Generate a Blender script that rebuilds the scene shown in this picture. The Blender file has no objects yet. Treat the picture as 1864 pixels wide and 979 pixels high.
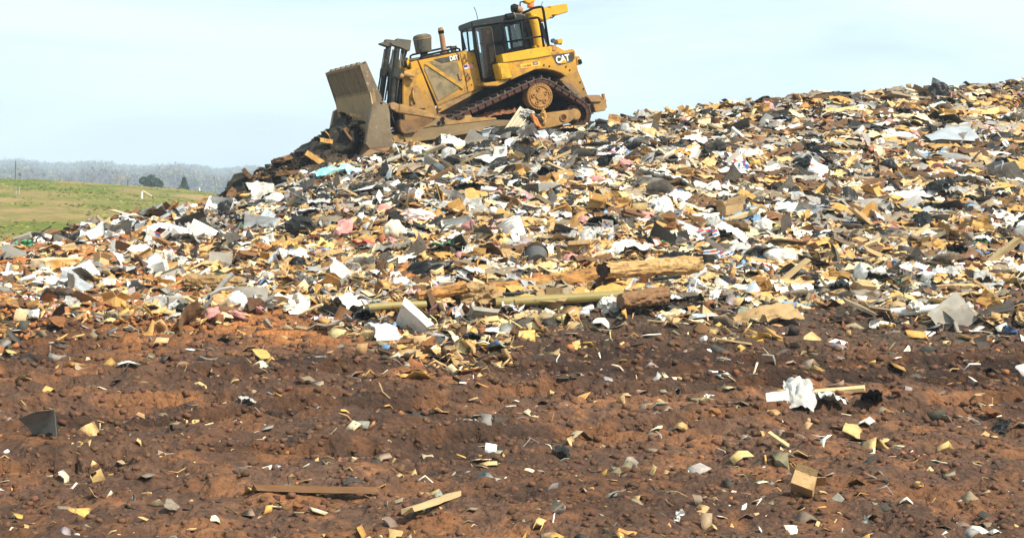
import bpy, bmesh, math, random
import numpy as np
from mathutils import Vector, Matrix, noise as mnoise
from mathutils.geometry import tessellate_polygon
random.seed(7); RNG = np.random.default_rng(11)
S = bpy.context.scene
COL = S.collection
R = math.radians
F = 3000.0; PX0 = 582.0; PY0 = 330.0; HC = 2.4        # focal length in photo pixels, principal column, horizon row, eye height

# ---------------------------------------------------------------- camera / render
cam = bpy.data.cameras.new('camera'); camo = bpy.data.objects.new('camera', cam); COL.objects.link(camo)
camo.location = (0, 0, HC); camo.rotation_euler = (R(90), 0, 0)
cam.sensor_width = 36; cam.lens = F / 1864 * 36
cam.shift_x = (932 - PX0) / 1864; cam.shift_y = -(489.5 - PY0) / 1864
cam.clip_end = 9000; cam.clip_start = 0.2
S.camera = camo
S.view_settings.view_transform = 'Standard'; S.view_settings.look = 'None'
S.view_settings.exposure = 0.74; S.view_settings.gamma = 1
S.view_settings.use_curve_mapping = False
S.cycles.use_denoising = True
S.cycles.max_bounces = 6; S.cycles.diffuse_bounces = 3; S.cycles.transparent_max_bounces = 12
S.cycles.volume_bounces = 0

def W(px, py, y): return Vector(((px - PX0) * y / F, y, HC + (PY0 - py) * y / F))

# ---------------------------------------------------------------- numpy value noise
def _h(ix, iy, seed):
    n = (ix.astype(np.int64) * 374761393 + iy.astype(np.int64) * 668265263 + seed * 974711) & 0x7fffffff
    n = ((n ^ (n >> 13)) * 1274126177) & 0x7fffffff
    return ((n ^ (n >> 16)) & 0xffff) / 65535.0
def vnoise(x, y, seed=0):
    x = np.asarray(x, float); y = np.asarray(y, float)
    ix = np.floor(x); iy = np.floor(y); fx = x - ix; fy = y - iy
    fx = fx * fx * (3 - 2 * fx); fy = fy * fy * (3 - 2 * fy)
    a = _h(ix, iy, seed); b = _h(ix + 1, iy, seed); c = _h(ix, iy + 1, seed); d = _h(ix + 1, iy + 1, seed)
    return (a + (b - a) * fx) * (1 - fy) + (c + (d - c) * fx) * fy
def fbm(x, y, o=4, seed=0):
    s = 0; a = 0.5
    for k in range(o):
        s = s + a * (vnoise(x, y, seed + k * 17) - 0.5); x = x * 2.03 + 3.1; y = y * 2.03 + 1.7; a *= 0.5
    return s
def sstep(a, b, x):
    t = np.clip((np.asarray(x, float) - a) / (b - a), 0, 1); return t * t * (3 - 2 * t)

# ---------------------------------------------------------------- object helpers
def tag(o, label=None, cat=None, group=None, kind=None):
    if label: o['label'] = label
    if cat: o['category'] = cat
    if group: o['group'] = group
    if kind: o['kind'] = kind
    return o
def mesh_obj(name, v, f, mat=None, parent=None, smooth=False, col=None, link=True):
    me = bpy.data.meshes.new(name)
    if isinstance(f, np.ndarray):
        v = np.asarray(v, np.float32); k = f.shape[1]; n = len(f)
        me.vertices.add(len(v)); me.vertices.foreach_set('co', v.ravel())
        me.loops.add(n * k); me.loops.foreach_set('vertex_index', f.astype(np.int32).ravel())
        me.polygons.add(n); me.polygons.foreach_set('loop_start', np.arange(0, n * k, k, dtype=np.int32))
        me.polygons.foreach_set('loop_total', np.full(n, k, np.int32))
        me.update(calc_edges=True); me.validate()
    else:
        me.from_pydata([tuple(p) for p in v], [], f); me.update()
    if col is not None:
        at = me.color_attributes.new('Col', 'FLOAT_COLOR', 'POINT')
        c = np.ones((len(v), 4), np.float32); c[:, :3] = col; at.data.foreach_set('color', c.ravel())
    if smooth: me.polygons.foreach_set('use_smooth', np.ones(len(me.polygons), bool))
    if mat: me.materials.append(mat)
    o = bpy.data.objects.new(name, me)
    if link: COL.objects.link(o)
    if parent: o.parent = parent
    return o
def empty(name, loc=(0, 0, 0), rot=(0, 0, 0)):
    o = bpy.data.objects.new(name, None); COL.objects.link(o); o.location = loc; o.rotation_euler = rot
    o.empty_display_size = 0.3
    return o

class MB:
    """collects prisms, tubes, boxes into one mesh"""
    def __init__(s): s.v = []; s.f = []
    def add(s, v, f):
        k = len(s.v); s.v += [tuple(p) for p in v]; s.f += [tuple(i + k for i in q) for q in f]; return s
    def prism(s, poly, y0, y1, holes=()):
        loops = [list(poly)] + [list(h) for h in holes]
        flat = [p for l in loops for p in l]; n = len(flat)
        tris = tessellate_polygon([[Vector((p[0], p[1], 0)) for p in l] for l in loops]) if holes else None
        v = [(p[0], y0, p[1]) for p in flat] + [(p[0], y1, p[1]) for p in flat]; f = []
        if holes:
            for t in tris: f += [tuple(t), tuple(i + n for i in reversed(t))]
        else: f += [tuple(range(n)), tuple(range(2 * n - 1, n - 1, -1))]
        k = 0
        for l in loops:
            m = len(l)
            for i in range(m): a, b = k + i, k + (i + 1) % m; f.append((a, b, b + n, a + n))
            k += m
        return s.add(v, f)
    def box(s, c, d, rot=None):
        v = [Vector((sx * d[0] / 2, sy * d[1] / 2, sz * d[2] / 2)) for sx in (-1, 1) for sy in (-1, 1) for sz in (-1, 1)]
        if rot: v = [rot @ p for p in v]
        return s.add([p + Vector(c) for p in v], [(0, 1, 3, 2), (4, 6, 7, 5), (0, 4, 5, 1), (2, 3, 7, 6), (0, 2, 6, 4), (1, 5, 7, 3)])
    def tube(s, pts, r, n=8, cap=True):
        pts = [Vector(p) for p in pts]; rr = r if isinstance(r, (list, tuple)) else [r] * len(pts)
        v = []; f = []; up = None
        for i, p in enumerate(pts):
            d = (pts[min(i + 1, len(pts) - 1)] - pts[max(i - 1, 0)]).normalized()
            if up is None: up = d.orthogonal().normalized()
            up = (up - d * up.dot(d)); up = up.normalized() if up.length > 1e-5 else d.orthogonal().normalized()
            w = d.cross(up)
            for k in range(n):
                a = 2 * math.pi * k / n; v.append(p + (up * math.cos(a) + w * math.sin(a)) * rr[i])
        for i in range(len(pts) - 1):
            for k in range(n): f.append((i * n + k, i * n + (k + 1) % n, (i + 1) * n + (k + 1) % n, (i + 1) * n + k))
        if cap: f += [tuple(range(n - 1, -1, -1)), tuple(range((len(pts) - 1) * n, len(pts) * n))]
        return s.add(v, f)
    def build(s, name, mat, parent=None, bevel=0, smooth=False, autosmooth=False):
        bm = bmesh.new(); vs = [bm.verts.new(p) for p in s.v]; bm.verts.index_update()
        for q in s.f:
            try: bm.faces.new([vs[i] for i in q])
            except ValueError: pass
        bmesh.ops.recalc_face_normals(bm, faces=bm.faces)
        if bevel:
            ed = [e for e in bm.edges if len(e.link_faces) == 2 and e.calc_face_angle(0) > 0.6]
            try: bmesh.ops.bevel(bm, geom=ed, offset=bevel, segments=2, affect='EDGES', clamp_overlap=True)
            except Exception: pass
        me = bpy.data.meshes.new(name); bm.to_mesh(me); bm.free()
        if smooth:
            me.polygons.foreach_set('use_smooth', np.ones(len(me.polygons), bool))
            if autosmooth:
                try: me.set_sharp_from_angle(angle=R(40))
                except Exception: pass
        if mat: me.materials.append(mat)
        o = bpy.data.objects.new(name, me); COL.objects.link(o)
        if parent: o.parent = parent
        return o
    def circ(s, c, r, y0, y1, n=28, rin=None):
        """disc in the XZ plane from y0 to y1"""
        out = [(c[0] + r * math.cos(2 * math.pi * k / n), c[1] + r * math.sin(2 * math.pi * k / n)) for k in range(n)]
        if rin: return s.prism(out, y0, y1, [[(c[0] + rin * math.cos(2 * math.pi * k / n), c[1] + rin * math.sin(2 * math.pi * k / n)) for k in range(n)]])
        return s.prism(out, y0, y1)

# ---------------------------------------------------------------- materials
def nd(nt, t, **kw):
    n = nt.nodes.new(t)
    for k, v in kw.items():
        if k in n.inputs: n.inputs[k].default_value = v
        else: setattr(n, k, v)
    return n
def c4(c): return (c[0], c[1], c[2], 1)
MATS = {}
def mat(name, col, rough=0.75, col2=None, scale=4.0, spots=None, spot_scale=9.0, spot_amt=0.5, bump=0.3, bump_scale=25.0, metallic=0.0, objrand=0.0, spec=0.3, stretch=None, dust=None):
    """base colour with a second tone in noise patches, dirt spots of another colour, bump, and per-object brightness variety"""
    if name in MATS: return MATS[name]
    m = bpy.data.materials.new(name); m.use_nodes = True; nt = m.node_tree; L = nt.links.new
    b = nt.nodes['Principled BSDF']; b.inputs['Roughness'].default_value = rough; b.inputs['Metallic'].default_value = metallic
    b.inputs['Specular IOR Level'].default_value = spec
    tc = nd(nt, 'ShaderNodeTexCoord'); mp = nd(nt, 'ShaderNodeMapping'); L(tc.outputs['Object'], mp.inputs['Vector'])
    if stretch: mp.inputs['Scale'].default_value = stretch
    oi = nd(nt, 'ShaderNodeObjectInfo')
    n1 = nd(nt, 'ShaderNodeTexNoise', Scale=scale, Detail=6.0, Roughness=0.62); L(mp.outputs[0], n1.inputs['Vector'])
    if objrand:
        n1.noise_dimensions = '4D'; mw = nd(nt, 'ShaderNodeMath', operation='MULTIPLY'); mw.inputs[1].default_value = 37; L(oi.outputs['Random'], mw.inputs[0]); L(mw.outputs[0], n1.inputs['W'])
    rp = nd(nt, 'ShaderNodeValToRGB'); L(n1.outputs['Fac'], rp.inputs[0])
    rp.color_ramp.elements[0].position = 0.36; rp.color_ramp.elements[1].position = 0.64
    rp.color_ramp.elements[0].color = c4(col); rp.color_ramp.elements[1].color = c4(col2 or [min(1, c * 1.25) for c in col])
    out = rp.outputs[0]
    if spots:
        n2 = nd(nt, 'ShaderNodeTexNoise', Scale=spot_scale, Detail=8.0, Roughness=0.7); L(mp.outputs[0], n2.inputs['Vector'])
        r2 = nd(nt, 'ShaderNodeValToRGB'); L(n2.outputs['Fac'], r2.inputs[0])
        r2.color_ramp.elements[0].position = 0.62 - 0.25 * spot_amt; r2.color_ramp.elements[1].position = 0.72 - 0.12 * spot_amt
        mx = nd(nt, 'ShaderNodeMix', data_type='RGBA'); L(r2.outputs[0], mx.inputs[0]); L(out, mx.inputs[6]); mx.inputs[7].default_value = c4(spots); out = mx.outputs[2]
    if dust:                                                    # dried mud caked on the lower parts: (colour, z from, z to)
        sp = nd(nt, 'ShaderNodeSeparateXYZ'); L(tc.outputs['Object'], sp.inputs[0])
        mr = nd(nt, 'ShaderNodeMapRange'); L(sp.outputs['Z'], mr.inputs[0]); mr.inputs[1].default_value = dust[1]; mr.inputs[2].default_value = dust[2]; mr.inputs[3].default_value = 1; mr.inputs[4].default_value = 0
        n3 = nd(nt, 'ShaderNodeTexNoise', Scale=3.0, Detail=7.0, Roughness=0.7); L(tc.outputs['Object'], n3.inputs['Vector'])
        ad = nd(nt, 'ShaderNodeMath', operation='MULTIPLY_ADD'); L(n3.outputs['Fac'], ad.inputs[0]); ad.inputs[1].default_value = 1.6; ad.inputs[2].default_value = -0.8
        a2 = nd(nt, 'ShaderNodeMath', operation='ADD', use_clamp=True); L(ad.outputs[0], a2.inputs[0]); L(mr.outputs[0], a2.inputs[1])
        mx = nd(nt, 'ShaderNodeMix', data_type='RGBA'); L(a2.outputs[0], mx.inputs[0]); L(out, mx.inputs[6]); mx.inputs[7].default_value = c4(dust[0]); out = mx.outputs[2]
    if objrand:
        mr = nd(nt, 'ShaderNodeMapRange'); L(oi.outputs['Random'], mr.inputs[0]); mr.inputs[3].default_value = 1 - objrand; mr.inputs[4].default_value = 1 + objrand
        hs = nd(nt, 'ShaderNodeHueSaturation'); L(mr.outputs[0], hs.inputs['Value']); L(out, hs.inputs['Color']); out = hs.outputs[0]
    L(out, b.inputs['Base Color'])
    if bump:
        n4 = nd(nt, 'ShaderNodeTexNoise', Scale=bump_scale, Detail=5.0); L(mp.outputs[0], n4.inputs['Vector'])
        bp = nd(nt, 'ShaderNodeBump', Strength=bump, Distance=0.03); L(n4.outputs['Fac'], bp.inputs['Height']); L(bp.outputs[0], b.inputs['Normal'])
    MATS[name] = m; return m
def vmat(name, rough=0.85, bump=0.4, bump_scale=30.0, nscale=14.0, amt=0.35, bdist=0.05):
    """colour from the mesh's own Col attribute, broken up with noise"""
    m = bpy.data.materials.new(name); m.use_nodes = True; nt = m.node_tree; L = nt.links.new
    b = nt.nodes['Principled BSDF']; b.inputs['Roughness'].default_value = rough; b.inputs['Specular IOR Level'].default_value = 0.2
    at = nd(nt, 'ShaderNodeAttribute', attribute_name='Col'); tc = nd(nt, 'ShaderNodeTexCoord')
    n1 = nd(nt, 'ShaderNodeTexNoise', Scale=nscale, Detail=6.0, Roughness=0.65); L(tc.outputs['Object'], n1.inputs['Vector'])
    mr = nd(nt, 'ShaderNodeMapRange'); L(n1.outputs['Fac'], mr.inputs[0]); mr.inputs[1].default_value = 0.3; mr.inputs[2].default_value = 0.7; mr.inputs[3].default_value = 1 - amt; mr.inputs[4].default_value = 1 + amt
    hs = nd(nt, 'ShaderNodeHueSaturation'); L(mr.outputs[0], hs.inputs['Value']); L(at.outputs['Color'], hs.inputs['Color']); L(hs.outputs[0], b.inputs['Base Color'])
    if bump:
        n4 = nd(nt, 'ShaderNodeTexNoise', Scale=bump_scale, Detail=6.0); L(tc.outputs['Object'], n4.inputs['Vector'])
        bp = nd(nt, 'ShaderNodeBump', Strength=bump, Distance=bdist); L(n4.outputs['Fac'], bp.inputs['Height']); L(bp.outputs[0], b.inputs['Normal'])
    MATS[name] = m; return m
def printed(name, base, inks, scale):
    """board with bold printed blocks and lines in a few inks, worn and stained"""
    m = mat(name, base, .7, [c * 1.1 for c in base], 3, spots=(.33, .25, .15), spot_scale=5, spot_amt=.25, bump=.2, objrand=.15); nt = m.node_tree; L = nt.links.new; b = nt.nodes['Principled BSDF']
    src = b.inputs['Base Color'].links[0].from_socket; tc = nd(nt, 'ShaderNodeTexCoord'); oi = nd(nt, 'ShaderNodeObjectInfo'); ad = nd(nt, 'ShaderNodeVectorMath', operation='ADD'); L(tc.outputs['Object'], ad.inputs[0]); L(oi.outputs['Random'], ad.inputs[1])
    v = nd(nt, 'ShaderNodeTexVoronoi', Scale=scale); v.distance = 'CHEBYCHEV'; mp = nd(nt, 'ShaderNodeMapping'); mp.inputs['Scale'].default_value = (1, 2.6, 2.6); L(ad.outputs[0], mp.inputs[0]); L(mp.outputs[0], v.inputs['Vector'])
    sp = nd(nt, 'ShaderNodeSeparateColor'); L(v.outputs['Color'], sp.inputs[0]); rp = nd(nt, 'ShaderNodeValToRGB'); rp.color_ramp.interpolation = 'CONSTANT'; L(sp.outputs[0], rp.inputs[0]); e = rp.color_ramp.elements; e[0].position = 0; e[0].color = c4(inks[0]); e[1].position = .5; e[1].color = c4(inks[1])
    th = nd(nt, 'ShaderNodeMath', operation='GREATER_THAN'); L(sp.outputs[1], th.inputs[0]); th.inputs[1].default_value = .78; mx = nd(nt, 'ShaderNodeMix', data_type='RGBA'); L(th.outputs[0], mx.inputs[0]); L(src, mx.inputs[6]); L(rp.outputs[0], mx.inputs[7]); L(mx.outputs[2], b.inputs['Base Color']); return m
def glass(name, tint=(0.5, 0.75, 0.8), gloss=0.12):
    m = bpy.data.materials.new(name); m.use_nodes = True; nt = m.node_tree; L = nt.links.new
    nt.nodes.remove(nt.nodes['Principled BSDF']); o = nt.nodes['Material Output']
    t = nd(nt, 'ShaderNodeBsdfTransparent'); t.inputs[0].default_value = c4(tint); g = nd(nt, 'ShaderNodeBsdfGlossy', Roughness=0.05)
    mx = nd(nt, 'ShaderNodeMixShader'); mx.inputs[0].default_value = gloss; L(t.outputs[0], mx.inputs[1]); L(g.outputs[0], mx.inputs[2]); L(mx.outputs[0], o.inputs[0])
    MATS[name] = m; return m

# ---------------------------------------------------------------- sun and sky
SUN = Vector((0.52, -0.46, 0.80)).normalized()
sl = bpy.data.lights.new('sun', 'SUN'); sl.energy = 4.9; sl.angle = R(0.5); sl.color = (1.0, 0.93, 0.80)
so = bpy.data.objects.new('sun', sl); COL.objects.link(so); so.rotation_euler = SUN.to_track_quat('Z', 'Y').to_euler(); so.location = (30, -20, 60)
wd = bpy.data.worlds.new('World'); S.world = wd; wd.use_nodes = True; nt = wd.node_tree; L = nt.links.new
bg = nt.nodes['Background']; sky = nd(nt, 'ShaderNodeTexSky'); sky.sky_type = 'NISHITA'; sky.sun_disc = False
sky.sun_elevation = math.asin(SUN.z); sky.sun_rotation = math.atan2(SUN.x, SUN.y); sky.altitude = 200; sky.air_density = 1.0; sky.dust_density = 1.2; sky.ozone_density = 1.0
# thin high cloud veil: pale streaks mixed into the sky by direction
tc = nd(nt, 'ShaderNodeTexCoord'); mp = nd(nt, 'ShaderNodeMapping'); mp.inputs['Scale'].default_value = (2.2, 2.2, 13.0); L(tc.outputs['Generated'], mp.inputs[0])
cn = nd(nt, 'ShaderNodeTexNoise', Scale=1.6, Detail=5.0, Roughness=0.5, Distortion=0.6); L(mp.outputs[0], cn.inputs['Vector'])
cr = nd(nt, 'ShaderNodeMapRange'); L(cn.outputs['Fac'], cr.inputs[0]); cr.inputs[1].default_value = 0.38; cr.inputs[2].default_value = 0.60; cr.inputs[3].default_value = 0.45; cr.inputs[4].default_value = 1.0
cm = nd(nt, 'ShaderNodeMix', data_type='RGBA'); L(cr.outputs[0], cm.inputs[0]); L(sky.outputs[0], cm.inputs[6]); cm.inputs[7].default_value = (7.3, 9.1, 9.8, 1)
L(cm.outputs[2], bg.inputs[0]); bg.inputs[1].default_value = 0.079
# ---------------------------------------------------------------- terrain
CP = np.array([-900, -300, 0, 110, 210, 300, 400, 450, 500, 560, 640, 700, 730, 760, 836, 1000, 1075, 1164, 1300, 1500, 1864, 2600], float)
CPY = np.array([470, 462, 447, 430, 402, 390, 372, 360, 342, 316, 294, 280, 266, 264, 261, 243, 232, 211, 192, 172, 150, 140], float)
CYC = np.array([36, 37, 38, 39, 40, 40.6, 41.2, 41.4, 41.6, 41.7, 41.8, 41.9, 42.0, 42.1, 42.3, 42.8, 43.1, 44.5, 45.5, 46.5, 48, 50], float)
Y0 = 30.0
def pxof(x, y): return PX0 + np.asarray(x, float) * F / np.asarray(y, float)
def Hs(x, y, rough=True):
    x = np.asarray(x, float); y = np.asarray(y, float); p = pxof(x, y)
    yc = np.interp(p, CP, CYC); zc = HC + (PY0 - np.interp(p, CP, CPY)) * yc / F - 0.04
    t = np.clip((y - Y0) / (yc - Y0), 0, 1)
    z = zc * (0.55 * t + 0.45 * sstep(0, 1, t))
    drop = 0.34 - 0.31 * sstep(470, 660, p)
    z = np.where(y > yc, zc - drop * (y - yc) - 0.06 * np.maximum(0, y - yc - 7), z)
    z = np.maximum(z, -0.9)
    if rough:
        k = sstep(28, 33, y) * (1 - sstep(52, 58, y))
        z = z + k * (fbm(x * 0.8, y * 0.8, 3, 5) * 0.22 + fbm(x * 3.1, y * 3.1, 3, 9) * 0.16)
        fg = 1 - sstep(28, 33, y)
        z = z + fg * (fbm(x * 0.45, y * 0.6, 3, 21) * 0.30 + fbm(x * 2.6, y * 2.6, 4, 31) * 0.15 + np.maximum(0, fbm(x * 5, y * 5, 3, 35)) * 0.16 + np.maximum(0, .12 - np.abs(fbm(x * 1.9, y * 1.9, 3, 47))) * -.35)
        z = z + 0.42 * np.exp(-((y - 28.2 - 1.2 * np.sin(x * .35)) / .8) ** 2) * (0.25 + vnoise(x * .5, y * .3, 37)) * (1 - sstep(31, 33, y))
        for sl_, c0_, am in ((0.10, 18.6, .24), (-0.06, 24.2, .18), (0.45, 14.5, .22)):          # machine tracks pressed into the clay
            n_ = math.hypot(1, sl_); d = (y - c0_ - sl_ * x - .5 * np.sin(x * .16 + c0_)) / n_; a_ = (x + sl_ * y) / n_
            for off in (0, 2.1):
                w = sstep(.38, .26, np.abs(d - off)); w = 1 - sstep(.24, .36, np.abs(d - off)); cl = sstep(.55, .9, np.abs(((a_ + .04 * np.sin(d * 9)) / .22) % 1 - .5) * 2)
                z = z - fg * w * am * (.55 + .6 * vnoise(x * .4, y * .4, 39)) * (.45 + .75 * cl) + fg * am * .45 * np.exp(-((np.abs(d - off) - .44) / .09) ** 2) * vnoise(x * 3, y * 3, 43)
    return z
def hit(px, py, ymin=8.0, ymax=56.0):
    """first point of the ground seen along a photo pixel's line of sight"""
    ys = np.arange(ymin, ymax, 0.04)
    x = (px - PX0) * ys / F; z = HC + (PY0 - py) * ys / F
    h = Hs(x, ys); k = np.where(h >= z)[0]
    i = k[0] if len(k) else len(ys) - 1
    if not len(k): i = int(np.argmin(z - h))
    return Vector((x[i], ys[i], h[i]))

cols = np.concatenate([np.linspace(-3500, -520, 24), np.arange(-500, 2400, 5.0), np.linspace(2420, 6500, 30)])
rows = np.concatenate([np.geomspace(3.0, 9.9, 40), np.arange(10, 29.55, 0.06), np.arange(29.6, 49, 0.11), np.linspace(49.2, 66, 26)])
PXg, Yg = np.meshgrid(cols, rows); Xg = (PXg - PX0) * Yg / F; Zg = Hs(Xg, Yg)
nc, nr = len(cols), len(rows)
idx = np.arange(nc * nr).reshape(nr, nc)
quads = np.stack([idx[:-1, :-1], idx[:-1, 1:], idx[1:, 1:], idx[1:, :-1]], -1).reshape(-1, 4)
# soil colours: orange-red clay in front and at the left, dark brown refuse soil under the tip
clay = np.array([0.27, 0.098, 0.028]); clay2 = np.array([0.42, 0.165, 0.048]); muck = np.array([0.060, 0.040, 0.026]); fgc = np.array([0.080, 0.042, 0.025])
x, y = Xg.ravel(), Yg.ravel(); p = PXg.ravel()
pyv = PY0 + (HC - Zg.ravel()) * F / y
n1 = (fbm(x * 0.7, y * 0.7, 4, 41) + 0.5)[:, None]; n2 = (fbm(x * 2.5, y * 2.5, 4, 51) + 0.5)[:, None]
left = (1 - sstep(200, 420, p + (n1[:, 0] - .5) * 300))[:, None]
c = muck * (0.6 + 0.8 * n2)
cl = clay + (clay2 - clay) * n1
damp = (0.45 + 0.75 * sstep(.30, .62, fbm(x * .22, y * .28, 4, 45) + .5))[:, None]
lowband = (sstep(515, 560, pyv + (n1[:, 0] - .5) * 60) * (1 - sstep(650, 1000, p)))[:, None]
c = c + (cl - c) * np.clip(0.85 * left + lowband, 0, 1) * (0.4 + 0.6 * n2)
fg = (1 - sstep(21, 29, y + (n1[:, 0] - .5) * 8))[:, None]
c = c + ((fgc * (0.6 + 0.7 * n1) + (cl - fgc) * 0.42 * sstep(0.45, 0.62, n2) * n1) - c) * fg
c = c * (1 + (damp - 1) * fg)
ground = mesh_obj('ground', np.stack([x, y, Zg.ravel()], -1), quads, vmat('clay soil', 0.95, 0.9, 15.0, 9.0, 0.45, 0.11), smooth=True, col=c)
tag(ground, 'bare red-brown clay ground rising into the refuse slope', kind='structure')

# grass field behind, up to its ridge, then down to the valley
RP = np.array([-3000, -400, 0, 60, 120, 200, 260, 330, 380, 420, 600, 3000], float); RPY = np.array([322, 322, 324, 326, 329, 336, 341, 345, 352, 362, 380, 380], float)
def Hf(x, y):
    p = pxof(x, y); zr = HC + (PY0 - np.interp(p, RP, RPY)) * 200 / F
    z = -0.9 + (zr + 0.9) * sstep(35, 215, y) ** 0.9
    z = np.where(y > 200, z - (z + 9) * sstep(205, 420, y), z)
    z = z + sstep(900, 2500, y) * 22.0 * (1 + 0.13 * np.sin(p * 0.011 + 1)) * (1 - 0.5 * sstep(420, 800, p)) - sstep(2700, 3600, y) * 20
    return z + fbm(x * 0.06, y * 0.05, 3, 61) * 0.5 * sstep(60, 90, y) + fbm(x * 0.5, y * 0.4, 2, 63) * 0.10
cols = np.concatenate([np.linspace(-3500, -400, 30), np.arange(-380, 760, 8.0), np.linspace(780, 6500, 60)])
def strip(name, rows, m, label):
    PXg, Yg = np.meshgrid(cols, rows); Xg = (PXg - PX0) * Yg / F; Zg = Hf(Xg, Yg)
    nc, nr = len(cols), len(rows); idx = np.arange(nc * nr).reshape(nr, nc)
    q = np.stack([idx[:-1, :-1], idx[:-1, 1:], idx[1:, 1:], idx[1:, :-1]], -1).reshape(-1, 4)
    return tag(mesh_obj(name, np.stack([Xg.ravel(), Yg.ravel(), Zg.ravel()], -1), q, m, smooth=True), label, kind='structure')
def grass_mat():
    m = bpy.data.materials.new('field grass'); m.use_nodes = True; nt = m.node_tree; L = nt.links.new
    b = nt.nodes['Principled BSDF']; b.inputs['Roughness'].default_value = 0.95; b.inputs['Specular IOR Level'].default_value = 0.1
    tc = nd(nt, 'ShaderNodeTexCoord'); mp = nd(nt, 'ShaderNodeMapping'); mp.inputs['Scale'].default_value = (1, 0.42, 1); L(tc.outputs['Object'], mp.inputs[0])
    a = nd(nt, 'ShaderNodeTexNoise', Scale=0.14, Detail=7.0, Roughness=0.62); L(mp.outputs[0], a.inputs[0])
    r = nd(nt, 'ShaderNodeValToRGB'); L(a.outputs['Fac'], r.inputs[0]); e = r.color_ramp.elements
    e[0].position = 0.38; e[0].color = (0.088, 0.120, 0.012, 1); e[1].position = 0.62; e[1].color = (0.27, 0.185, 0.07, 1)
    k = e.new(0.47); k.color = (0.13, 0.138, 0.024, 1); k = e.new(0.54); k.color = (0.20, 0.155, 0.055, 1)
    n = nd(nt, 'ShaderNodeTexNoise', Scale=2.2, Detail=8.0, Roughness=0.75); L(tc.outputs['Object'], n.inputs[0])
    mr = nd(nt, 'ShaderNodeMapRange'); L(n.outputs['Fac'], mr.inputs[0]); mr.inputs[1].default_value = .3; mr.inputs[2].default_value = .7; mr.inputs[3].default_value = .62; mr.inputs[4].default_value = 1.35
    h = nd(nt, 'ShaderNodeHueSaturation'); L(mr.outputs[0], h.inputs['Value']); L(r.outputs[0], h.inputs['Color']); L(h.outputs[0], b.inputs['Base Color'])
    bp = nd(nt, 'ShaderNodeBump', Strength=0.6, Distance=0.3); L(n.outputs['Fac'], bp.inputs['Height']); L(bp.outputs[0], b.inputs['Normal'])
    return m
gm = grass_mat()
strip('field', np.concatenate([np.linspace(66, 200, 110), np.linspace(203, 300, 20)]), gm, 'mown grass field with dry tan patches rising to a low ridge')
strip('hills', np.concatenate([np.linspace(300, 2700, 70), np.geomspace(2760, 7500, 14)]), mat('hill floor', (0.07, 0.058, 0.04), 0.95, (0.10, 0.085, 0.055), 0.05, bump=0), 'low wooded hills beyond the grass field')
g0 = strip('valley_ground', np.array([55.0, 66.0]), gm, 'grass behind the refuse slope')

# tufts of grass on the field
N = 5000
gy = RNG.uniform(68, 205, N) ; gp = RNG.uniform(-60, 470, N); gx = (gp - PX0) * gy / F
keep = fbm(gx * 0.16, gy * 0.07, 4, 77) > -0.08; gx, gy = gx[keep], gy[keep]; gz = Hf(gx, gy); N = len(gx)
h = RNG.uniform(0.03, 0.09, N) ; a = RNG.uniform(0, math.pi, N); w = RNG.uniform(0.06, 0.22, N)
dx, dy = np.cos(a) * w, np.sin(a) * w; lean = RNG.normal(0, 0.05, (N, 2))
V = np.stack([np.stack([gx - dx, gy - dy, gz - .02], -1), np.stack([gx + dx, gy + dy, gz - .02], -1), np.stack([gx + dx * .7 + lean[:, 0], gy + dy * .7 + lean[:, 1], gz + h], -1), np.stack([gx - dx * .6 + lean[:, 0], gy - dy * .6 + lean[:, 1], gz + h * .8], -1)], 1).reshape(-1, 3)
gc = np.array([0.15, 0.17, 0.03]) + RNG.random((N, 1)) * np.array([0.11, 0.045, 0.03])
tag(mesh_obj('grass', V, np.arange(4 * N).reshape(N, 4), vmat('grass blades', 0.9, 0, amt=0.1), col=np.repeat(gc, 4, 0)), 'short grass tufts growing over the field', 'grass', kind='stuff')

# ---------------------------------------------------------------- trees
def leaf_quads(c, rad, n, size, seed=0, hollow=0.35, flat=1.0):
    g = np.random.default_rng(seed); d = g.normal(size=(n, 3)); d /= np.linalg.norm(d, axis=1)[:, None]
    r = g.uniform(hollow, 1, n) ** 0.6
    lump = 0.8 + 0.40 * np.array([mnoise.noise(Vector(tuple(q * 2.1 + seed % 91))) for q in d]) if n < 4000 else 1
    P = np.asarray(c) + d * (r * lump)[:, None] * np.asarray(rad)
    u = g.normal(size=(n, 3)); u /= np.linalg.norm(u, axis=1)[:, None]; v = np.cross(u, g.normal(size=(n, 3))); v /= np.linalg.norm(v, axis=1)[:, None]
    s = (size * g.uniform(0.5, 1.3, n))[:, None]
    return np.stack([P - u * s - v * s * flat, P + u * s - v * s * flat, P + u * s + v * s * flat, P - u * s + v * s * flat], 1).reshape(-1, 3)
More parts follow.
